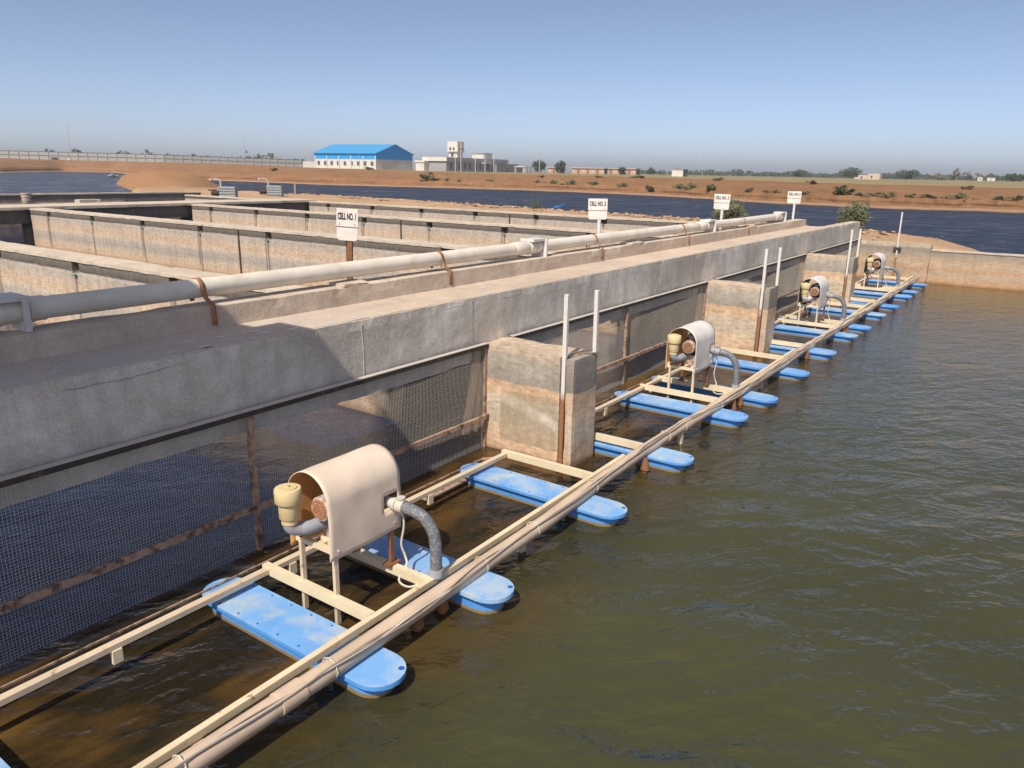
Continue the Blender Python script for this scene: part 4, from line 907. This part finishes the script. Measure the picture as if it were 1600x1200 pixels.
# trees
def make_tree(name, lab, loc, h, cw, n, leaf, mat, seed, group=None):
    t = thing(name, loc, lab, 'tree', group); rng = random.Random(seed)
    mb = MB(); th = h*0.42; mb.tube([(0, 0, -0.2), (0.05*h*0.1, 0, th*0.5), (0, 0.02*h, th), (0.02*h, 0.0, h*0.75)], [0.035*h, 0.028*h, 0.02*h, 0.006*h], 8)
    for i in range(6):
        a = rng.uniform(0, 6.28); z0_ = th*rng.uniform(0.6, 1.1)
        mb.tube([(0, 0, z0_), (cw*0.35*math.cos(a), cw*0.35*math.sin(a), z0_+h*0.15), (cw*0.7*math.cos(a), cw*0.7*math.sin(a), z0_+h*0.3)], [0.015*h, 0.01*h, 0.004*h], 6)
    mb.build('trunk', M['trunk'], t)
    mb = MB(); leaves(mb, (0, 0, h*0.53), (cw, cw, h*0.47), int(n*1.5), leaf, seed); mb.build('crown', M[mat], t); return t
make_tree('broad_tree', 'round dark tree left of the pair, beside the grey building and a pole', pol(33.3, 325, 1.9), 5.2, 2.9, 1500, 0.28, 'leaf_dark', 11)
make_tree('broad_tree', 'round dark tree right of the pair, beside the low pink huts', pol(31.75, 325, 1.9), 5.0, 2.6, 1500, 0.28, 'leaf_dark', 12)
make_tree('broad_tree', 'small dark tree before the right end of the low pink huts', pol(27.3, 335, 1.9), 3.2, 1.7, 900, 0.25, 'leaf_dark', 13)
TL = [('wide dark tree clump behind the ruined sand house', 11.9, 440, 5.4, 5.6), ('dark tree just right of the ruined sand house', 8.6, 430, 5.0, 5.5), ('low dark bushy tree left of a bare tree on the horizon', 6.7, 420, 3.6, 4.6), ('thin bare looking tree on the right horizon', 5.85, 410, 5.6, 2.2),
      ('low dark tree right of the bare tree on the horizon', 4.9, 415, 4.2, 4.0), ('dark tree near the right edge of the horizon', 2.6, 405, 3.4, 4.2), ('small dark tree on the horizon right of the white cabin', 15.1, 460, 4.2, 4.5), ('small tree on the horizon left of the white cabin', 25.2, 520, 4.6, 3.2)]
for i, (lab, az_, r_, h, cw) in enumerate(TL):
    make_tree('field_tree', lab, pol(az_, r_, 1.7), h, cw, 260 if 'bare' in lab else 1100, 0.4, 'leaf_dark' if 'bare' not in lab else 'leaf_dry', 40+i)
# far wood that reads as one mass
mb = MB(); rng = random.Random(77)
for i in range(330):
    a = rng.uniform(-6, 27.5); r_ = rng.uniform(620, 900); h = rng.uniform(2.2, 4.6)
    leaves(mb, pol(a, r_, 1.7+h*0.5), (rng.uniform(4, 10), rng.uniform(4, 10), h*0.62), 46, 1.3, i, shell=0.2)
for i in range(46):
    a = rng.uniform(50, 72); r_ = rng.uniform(420, 600); h = rng.uniform(4, 7)
    leaves(mb, pol(a, r_, 3.0+h*0.5), (rng.uniform(3, 6), rng.uniform(3, 6), h*0.6), 50, 1.0, 900+i, shell=0.2)
tag(mb.build('far_wood', M['leaf_dark']), kind='stuff')

# ------------------------------------------------------------------ far buildings
UL = Vector((-0.122, 0.992, 0)); UG = Vector((0.992, 0.122, 0))     # the site's grid: along the lit long sides, along the gables
GR = math.atan2(UG.y, UG.x)
def bx(o, name, mat, a0, a1, b0, b1, z0, z1): return MB().box(a0, a1, b0, b1, z0, z1).build(name, mat, o)
# warehouse: local x along the gable (away from the lit wall), local y along the long wall
wh = thing('warehouse', pol(45.0, 285, 2.05), 'large white warehouse with a bright blue gabled roof', 'warehouse', None, GR)
WG, WL_, EH, RH = 22.0, 28.6, 5.9, 9.0
bx(wh, 'wall', M['white_wall'], 0, WG, 0, WL_, -0.5, 3.7)
mb = MB(); mb.box(-0.08, WG+0.08, -0.08, WL_+0.08, 3.7, EH)
mb.add([(-0.08, -0.08, EH), (WG+0.08, -0.08, EH), (WG/2, -0.08, RH)], [(0, 1, 2)]); mb.add([(-0.08, WL_+0.08, EH), (WG+0.08, WL_+0.08, EH), (WG/2, WL_+0.08, RH)], [(0, 2, 1)])
mb.build('cladding', M['gable_blue'], wh)
mb = MB()
for (xa, xb) in ((-0.7, WG/2), (WG+0.7, WG/2)):
    za = EH-0.15; mb.add([(xa, -0.5, za), (xa, WL_+0.5, za), (xb, WL_+0.5, RH+0.15), (xb, -0.5, RH+0.15), (xa, -0.5, za-0.18), (xa, WL_+0.5, za-0.18), (xb, WL_+0.5, RH-0.03), (xb, -0.5, RH-0.03)],
        [(0, 1, 2, 3), (4, 7, 6, 5), (0, 4, 5, 1), (0, 3, 7, 4), (1, 5, 6, 2)])
mb.build('roof', M['roof_blue'], wh)
for i in range(9):
    y = 1.8+i*3.1; f = bx(wh, 'window', M['pole_metal'], -0.12, 0.0, y-0.62, y+0.62, 1.45, 2.95)
    bx(f, 'pane', M['pane'], -0.135, -0.12, y-0.52, y-0.04, 1.55, 2.85); bx(f, 'pane', M['pane'], -0.135, -0.12, y+0.04, y+0.52, 1.55, 2.85)
for i in range(6): bx(wh, 'pilaster', M['white_wall'], -0.2, -0.085, i*5.6-0.12+0.1, i*5.6+0.32, -0.5, 4.85)
bx(wh, 'plinth', M['sand_wall'], -0.09, WG+0.05, -0.09, WL_, -0.5, 0.35)

# grey office
of = thing('office_building', pol(40.0, 270, 2.0), 'long flat roofed grey building with a white water tower', 'building', None, GR)
OL = 43.0
bx(of, 'wall', M['grey_wall'], 0, OL, 0, 9, -0.5, 3.4)
bx(of, 'roof_band', M['grey_wall'], -0.5, OL+0.4, -0.5, 9.5, 3.4, 4.7)
bx(of, 'white_end', M['white_wall'], -0.55, -0.5, -0.5, 9.5, 3.42, 4.72)
tw = bx(of, 'tower', M['white_wall'], 10.2, 13.9, 2, 5.6, 4.7, 6.7)
bx(tw, 'tank', M['white_wall'], 9.9, 14.2, 1.7, 5.9, 6.95, 10.2); bx(tw, 'tower_slab', M['sand_wall'], 9.6, 14.5, 1.4, 6.2, 6.7, 6.95)
for y in (2.9, 4.4): bx(tw, 'opening', M['pane'], 9.85, 9.9, y, y+0.7, 7.3, 8.2)
for x in (11.2, 12.9): bx(tw, 'opening', M['pane'], x, x+0.7, 1.65, 1.7, 7.3, 8.2)
bx(tw, 'opening', M['pane'], 10.15, 10.2, 3.6, 4.5, 5.0, 6.3)
rm = bx(of, 'roof_room', M['white_wall'], 28.6, 35.0, 2, 7, 4.7, 6.6); bx(rm, 'roof_slab', M['grey_wall'], 28.3, 35.3, 1.7, 7.3, 6.6, 6.8)
for x in (2.5, 8.0, 11.5, 15, 19, 22.2, 25.4, 27.8): f = bx(of, 'window', M['pane'], x, x+1.2, -0.06, 0.0, 0.95, 2.75)
bx(of, 'canopy', M['white_wall'], 23.0, 30.5, -1.6, -0.02, 3.0, 3.25)
lw = thing('white_annex', pol(41.6, 272, 2.0), 'low white block between the blue warehouse and the grey building', 'building', None, GR)
bx(lw, 'wall', M['white_wall'], 0, 8, 0, 3.5, -0.5, 2.9); bx(lw, 'roof_band', M['white_wall'], -0.3, 8.3, -0.3, 3.8, 2.9, 3.5); bx(lw, 'window', M['pane'], 6.2, 7.4, -0.06, 0, 1.6, 2.6)
bx(lw, 'shed', M['grey_wall'], 3.2, 9.0, -1.5, -0.02, -0.5, 2.2); bx(lw, 'door', M['white_wall'], 4.4, 5.6, -1.58, -1.5, -0.5, 1.2)
wg = thing('grey_wing', pol(36.5, 304, 2.0), 'low grey wing with a white roof edge right of the grey building', 'building', None, GR)
bx(wg, 'wall', M['grey_wall'], 0, 19, 0, 8, -0.5, 3.0); bx(wg, 'roof_edge', M['white_wall'], -0.5, 19.5, -0.5, 8.5, 3.0, 3.3)
bx(wg, 'awning', M['white_wall'], 0.4, 8.6, -1.3, -0.02, 1.75, 2.1); bx(wg, 'door', M['pane'], 9.3, 10.3, -0.06, 0, -0.4, 1.9); bx(wg, 'window', M['pane'], 16.2, 17.2, -0.06, 0, 1.5, 2.4)
ss = thing('open_shed', pol(34.35, 300, 1.95), 'small open white shed just left of the round trees', 'shed', None, GR)
bx(ss, 'roof', M['white_wall'], -0.3, 6.3, -0.3, 4.3, 2.1, 2.4); bx(ss, 'back_wall', M['white_wall'], 0, 6, 3.8, 4, -0.5, 2.1)
for x in (0.1, 2.8, 5.6): bx(ss, 'post', M['white_wall'], x, x+0.3, 0, 0.3, -0.5, 2.1)
# low huts
def hut(name, az_, r_, L, lab, n):
    t = thing(name, pol(az_, r_, 1.9), lab, 'hut', 'low pink huts', R(az_)-R(90)-R(18))
    bx(t, 'wall', M['pink_wall'], 0, L, 0, 6, -0.5, 2.3); bx(t, 'roof', M['sand_wall'], -0.3, L+0.3, -0.5, 6.3, 2.3, 2.6)
    bx(t, 'end_wall', M['fence_dark'], L, L+0.06, 0.1, 5.9, -0.5, 2.2)
    for i in range(n):
        x = 0.9+i*(L-1.8)/max(1, n-1); bx(t, 'door' if i % 2 else 'window', M['door_brown'] if i % 2 else M['sand_wall'], x-0.45, x+0.45, -0.06, 0, -0.4 if i % 2 else 0.6, 1.7)
    return t
hut('pink_hut', 30.9, 340, 14.5, 'left of two long low pink huts with pale roofs', 7)
hut('pink_hut', 28.55, 340, 14.0, 'right of two long low pink huts, behind a small tree', 7)
hut('pink_hut', 32.65, 350, 6.0, 'short pink hut between the two round trees', 3)
cbn = thing('white_cabin', pol(23.75, 215, 1.9), 'lone small white cabin with a dark side on the plain', 'cabin', None, R(23.75-90-28))
bx(cbn, 'wall', M['white_wall'], 0, 3.3, 0, 2.6, -0.5, 1.75); bx(cbn, 'roof', M['grey_wall'], -0.15, 3.45, -0.15, 2.75, 1.75, 1.95); bx(cbn, 'side_panel', M['fence_dark'], 3.3, 3.34, 0.05, 2.55, -0.4, 1.7)
mb = MB(); mb.tube([(1.9, 1, 1.9), (1.9, 1, 3.0)], 0.05, 5); mb.tube([(2.6, 1, 1.9), (2.6, 1, 2.9)], 0.05, 5); mb.tube([(1.4, 1, 2.8), (3.0, 1, 2.8)], 0.05, 5); mb.build('antenna', M['pole_metal'], cbn)
rh = thing('ruined_house', pol(11.45, 345, 1.75), 'sand coloured ruined house in two blocks on the plain', 'house', None, R(11.4-90-15)); rh.scale = (0.62, 0.62, 0.72)
bx(rh, 'wall', M['sand_wall'], 0, 6, 0, 4, -0.5, 2.4); bx(rh, 'wall', M['sand_wall'], 6.05, 13, 0, 5, -0.5, 3.3); bx(rh, 'opening', M['pane'], 1.5, 2.6, -0.05, 0, 0.4, 1.6); bx(rh, 'opening', M['pane'], 7.6, 8.6, -0.05, 0, 0.8, 2.0); bx(rh, 'broken_wall', M['sand_wall'], -2.2, -0.02, 0, 0.4, -0.5, 1.2)
for i, (az_, r_, L, lab) in enumerate(((4.05, 640, 9, 'tiny pale house among the trees on the right horizon'), (3.35, 660, 12, 'tiny white house nearest the right edge of the horizon'), (4.55, 500, 4, 'tiny white hut in the field below the horizon trees'), (17.6, 700, 9, 'tiny pale house on the horizon right of the white cabin'))):
    t = thing('distant_house', pol(az_, r_, 1.7), lab, 'house', 'tiny houses on the horizon', R(az_-90)); t.scale = (0.55, 0.55, 0.6)
    bx(t, 'wall', M['white_wall'], 0, L, 0, 6, -0.5, 3.4); bx(t, 'roof', M['sand_wall'], -0.3, L+0.3, -0.3, 6.3, 3.4, 3.7); bx(t, 'window', M['pane'], L*0.4, L*0.4+1.3, -0.05, 0, 1.2, 2.3)

# ------------------------------------------------------------------ perimeter fence
FP = [(76, 372, 3.75), (68.2, 342, 3.65), (64, 332, 3.5), (59, 324, 3.3), (54.5, 327, 2.9), (50.2, 332, 2.55)]
FH = 2.85
fn = thing('perimeter_fence', pol(60, 315, 3.3), 'long grey panel fence along the top of the far left bank', 'fence')
base = fn.location.copy(); mbp = MB(); mbr = MB(); pts = []
for a, b in zip(FP, FP[1:]):
    A, B = pol(*a), pol(*b); n = max(1, int(round((B-A).length/3.3)))
    pts += [A.lerp(B, i/n) for i in range(n)]
pts.append(pol(*FP[-1])); pts = [p-base for p in pts]
for A, B in zip(pts, pts[1:]):
    d = (B-A).normalized(); s_ = Vector((-d.y, d.x, 0))*0.05
    mbp.add([A-s_-Vector((0, 0, .4)), B-s_-Vector((0, 0, .4)), B-s_+Vector((0, 0, FH)), A-s_+Vector((0, 0, FH)), A+s_-Vector((0, 0, .4)), B+s_-Vector((0, 0, .4)), B+s_+Vector((0, 0, FH)), A+s_+Vector((0, 0, FH))],
            [(0, 1, 2, 3), (4, 7, 6, 5), (3, 2, 6, 7)])
    for z in (FH*0.52, FH): mbr.bar(A+Vector((0, 0, z))-s_*1.6, B+Vector((0, 0, z))-s_*1.6, 0.12, 0.13 if z > 2 else 0.16)
mbp.build('panels', M['fence'], fn); mbr.build('rails', M['fence_dark'], fn)
for p in pts: 
    mb = MB(); q = p-Vector((0.12, 0.1, 0)); mb.box(q.x-0.12, q.x+0.12, q.y-0.12, q.y+0.12, q.z-0.4, q.z+FH+0.12); mb.build('post', M['pole_metal'], fn)
ws = thing('white_wall', pol(49.9, 322, 2.5), 'short white wall between the fence and the blue roofed warehouse', 'wall', None, R(49.6-90))
bx(ws, 'wall', M['white_wall'], -1, 6, 0, 0.3, -0.5, 2.4); bx(ws, 'coping', M['sand_wall'], -1.1, 6.1, -0.05, 0.35, 2.4, 2.5)
dk = thing('dark_tank', pol(65.3, 325, 3.5), 'small dark box tank standing before the perimeter fence', 'tank', None, 0.5)
mb = MB(); mb.box(-0.9, 0.9, -0.6, 0.6, -0.2, 0.75); mb.box(-0.95, 0.95, -0.65, 0.65, 0.75, 0.85); mb.build('body', M['pane'], dk)

# ------------------------------------------------------------------ poles and pylons far off
def mast(name, az_, r_, z, h, rad, lab, lean=0.0, base=False):
    t = thing(name, pol(az_, r_, z), lab, 'mast'); mb = MB(); mb.tube([(0, 0, -0.3), (lean*0.5, 0, h*0.5), (lean, 0, h)], [rad, rad*0.8, rad*0.5], 8); mb.build('shaft', M['pole_metal'], t)
    if base: MB().box(-0.5, 0.5, -0.5, 0.5, -0.3, 0.7).build('base', M['white_wall'], t)
    return t
mast('radio_mast', 64.45, 320, 3.5, 13.0, 0.13, 'tall thin leaning mast rising above the left of the fence', 0.9, True)
mast('radio_mast', 53.9, 330, 2.9, 11.5, 0.11, 'fainter thin mast above the right part of the fence', 0.2, True)
mast('utility_pole', 33.25, 300, 1.9, 8.2, 0.17, 'utility pole standing by the left round tree')
mast('utility_pole', 21.65, 300, 1.75, 8.0, 0.10, 'thin pale pole alone on the plain right of the white cabin')
mast('utility_pole', 46.2, 262, 2.0, 11.2, 0.05, 'thin pole rising before the blue warehouse roof')
for i, (az_, h) in enumerate(((39.35, 5.6), (38.95, 9.0), (37.9, 5.8), (37.2, 5.8), (36.55, 5.9), (36.4, 2.6))):
    t = thing('lamp_post', pol(az_, 255, 1.95), 'white lamp post before the grey building' if i != 1 else 'tallest white lamp post before the grey building', 'lamp post', 'lamp posts before the grey building')
    mb = MB(); mb.tube([(0, 0, -0.3), (0, 0, h)], 0.10, 6); mb.build('shaft', M['white_wall'], t)
an = thing('roof_antenna', pol(41.85, 285, 5.2), 'spiky antenna on the roof between warehouse and grey building', 'antenna')
mb = MB(); mb.tube([(0, 0, -1.0), (0, 0, 3.6)], 0.07, 5)
for z, l in ((1.0, 1.3), (2.2, 1.0), (3.2, 1.5)): mb.tube([(l*0.75, -l*0.75, z), (-l*0.75, l*0.75, z)], 0.06, 5)
mb.build('mast', M['pole_metal'], an)
for i, (az_, r_, h, lab) in enumerate(((9.95, 760, 21, 'taller power pylon on the right horizon'), (10.65, 860, 17, 'shorter power pylon behind the ruined house'))):
    t = thing('power_pylon', pol(az_, r_, 1.7), lab, 'pylon', 'power pylons on the horizon', R(az_-90)); mb = MB()
    for sx in (-1, 1):
        for sy in (-1, 1): mb.tube([(sx*1.6, sy*1.6, -0.5), (sx*0.35, sy*0.35, h*0.75), (sx*0.15, sy*0.15, h)], 0.09, 4)
    for k in range(8):
        z = h*k/9; w_ = 1.6-1.3*k/9; mb.tube([(-w_, -w_, z), (w_, -w_, z+h/9)], 0.05, 4); mb.tube([(w_, -w_, z), (-w_, -w_, z+h/9)], 0.05, 4)
    mb.build('tower', M['pole_metal'], t)
    mb = MB(); mb.bar((-4.2, 0, h*0.83), (4.2, 0, h*0.83), 0.3, 0.35); mb.bar((-1.4, 0, h*0.96), (1.4, 0, h*0.96), 0.2, 0.25); mb.build('crossarm', M['pole_metal'], t)
tb = MB(); pebble(tb, (0, 0, 0.1), 1.0); pebble(tb, (1.3, .6, 0.05), 0.7)
tag(tb.build('blue_tarpaulin', M['steel_sheet'], loc=pol(62.2, 175, 0.05)), 'grey blue tarpaulin heap at the left pond shore by the brown mound', 'tarpaulin')

# ------------------------------------------------------------------ haze
hm = bpy.data.materials.new('haze_air'); hm.use_nodes = True; hn = hm.node_tree; hn.nodes.remove(hn.nodes['Principled BSDF'])
pv = hn.nodes.new('ShaderNodeVolumePrincipled'); pv.inputs['Color'].default_value = (0.82, 0.89, 1.0, 1); pv.inputs['Density'].default_value = 0.00045; pv.inputs['Anisotropy'].default_value = 0.2
hn.links.new(pv.outputs[0], hn.nodes['Material Output'].inputs['Volume'])
tag(MB().box(-2700, 2700, -2700, 2700, -2.0, 28).build('haze', hm), kind='stuff')
# ------------------------------------------------------------------ unseen roof, added and shaped to shade the near end of the walkway
sh = thing('shade_roof', (-5, 0, 0), 'unseen sheet roof added to shade the near end of the walkway', 'added_shade')
mb = MB(); mb.box(-6.0, 0.12, -1.0, -0.22+0.0, 4.95, 5.02); mb.box(-6.0, -0.10, -0.22, 2.4, 4.951, 5.021); mb.build('roof', M['steel_sheet'], sh)  # sheets of the added, unseen shade roof
for (x, y) in ((-5.6, -0.6), (-5.6, 2.1)):
    MB().bar((x, y, -0.3), (x, y, 4.95), 0.12, 0.12, upv=(0, 1, 0)).build('post', M['pole_metal'], sh)
MB().bar((-5.9, -0.6, 4.88), (-0.2, -0.6, 4.88), 0.08, 0.12).build('shade_roof_rafter', M['pole_metal'], sh); MB().bar((-5.9, 2.1, 4.88), (-0.25, 2.1, 4.88), 0.08, 0.12).build('shade_roof_rafter', M['pole_metal'], sh)
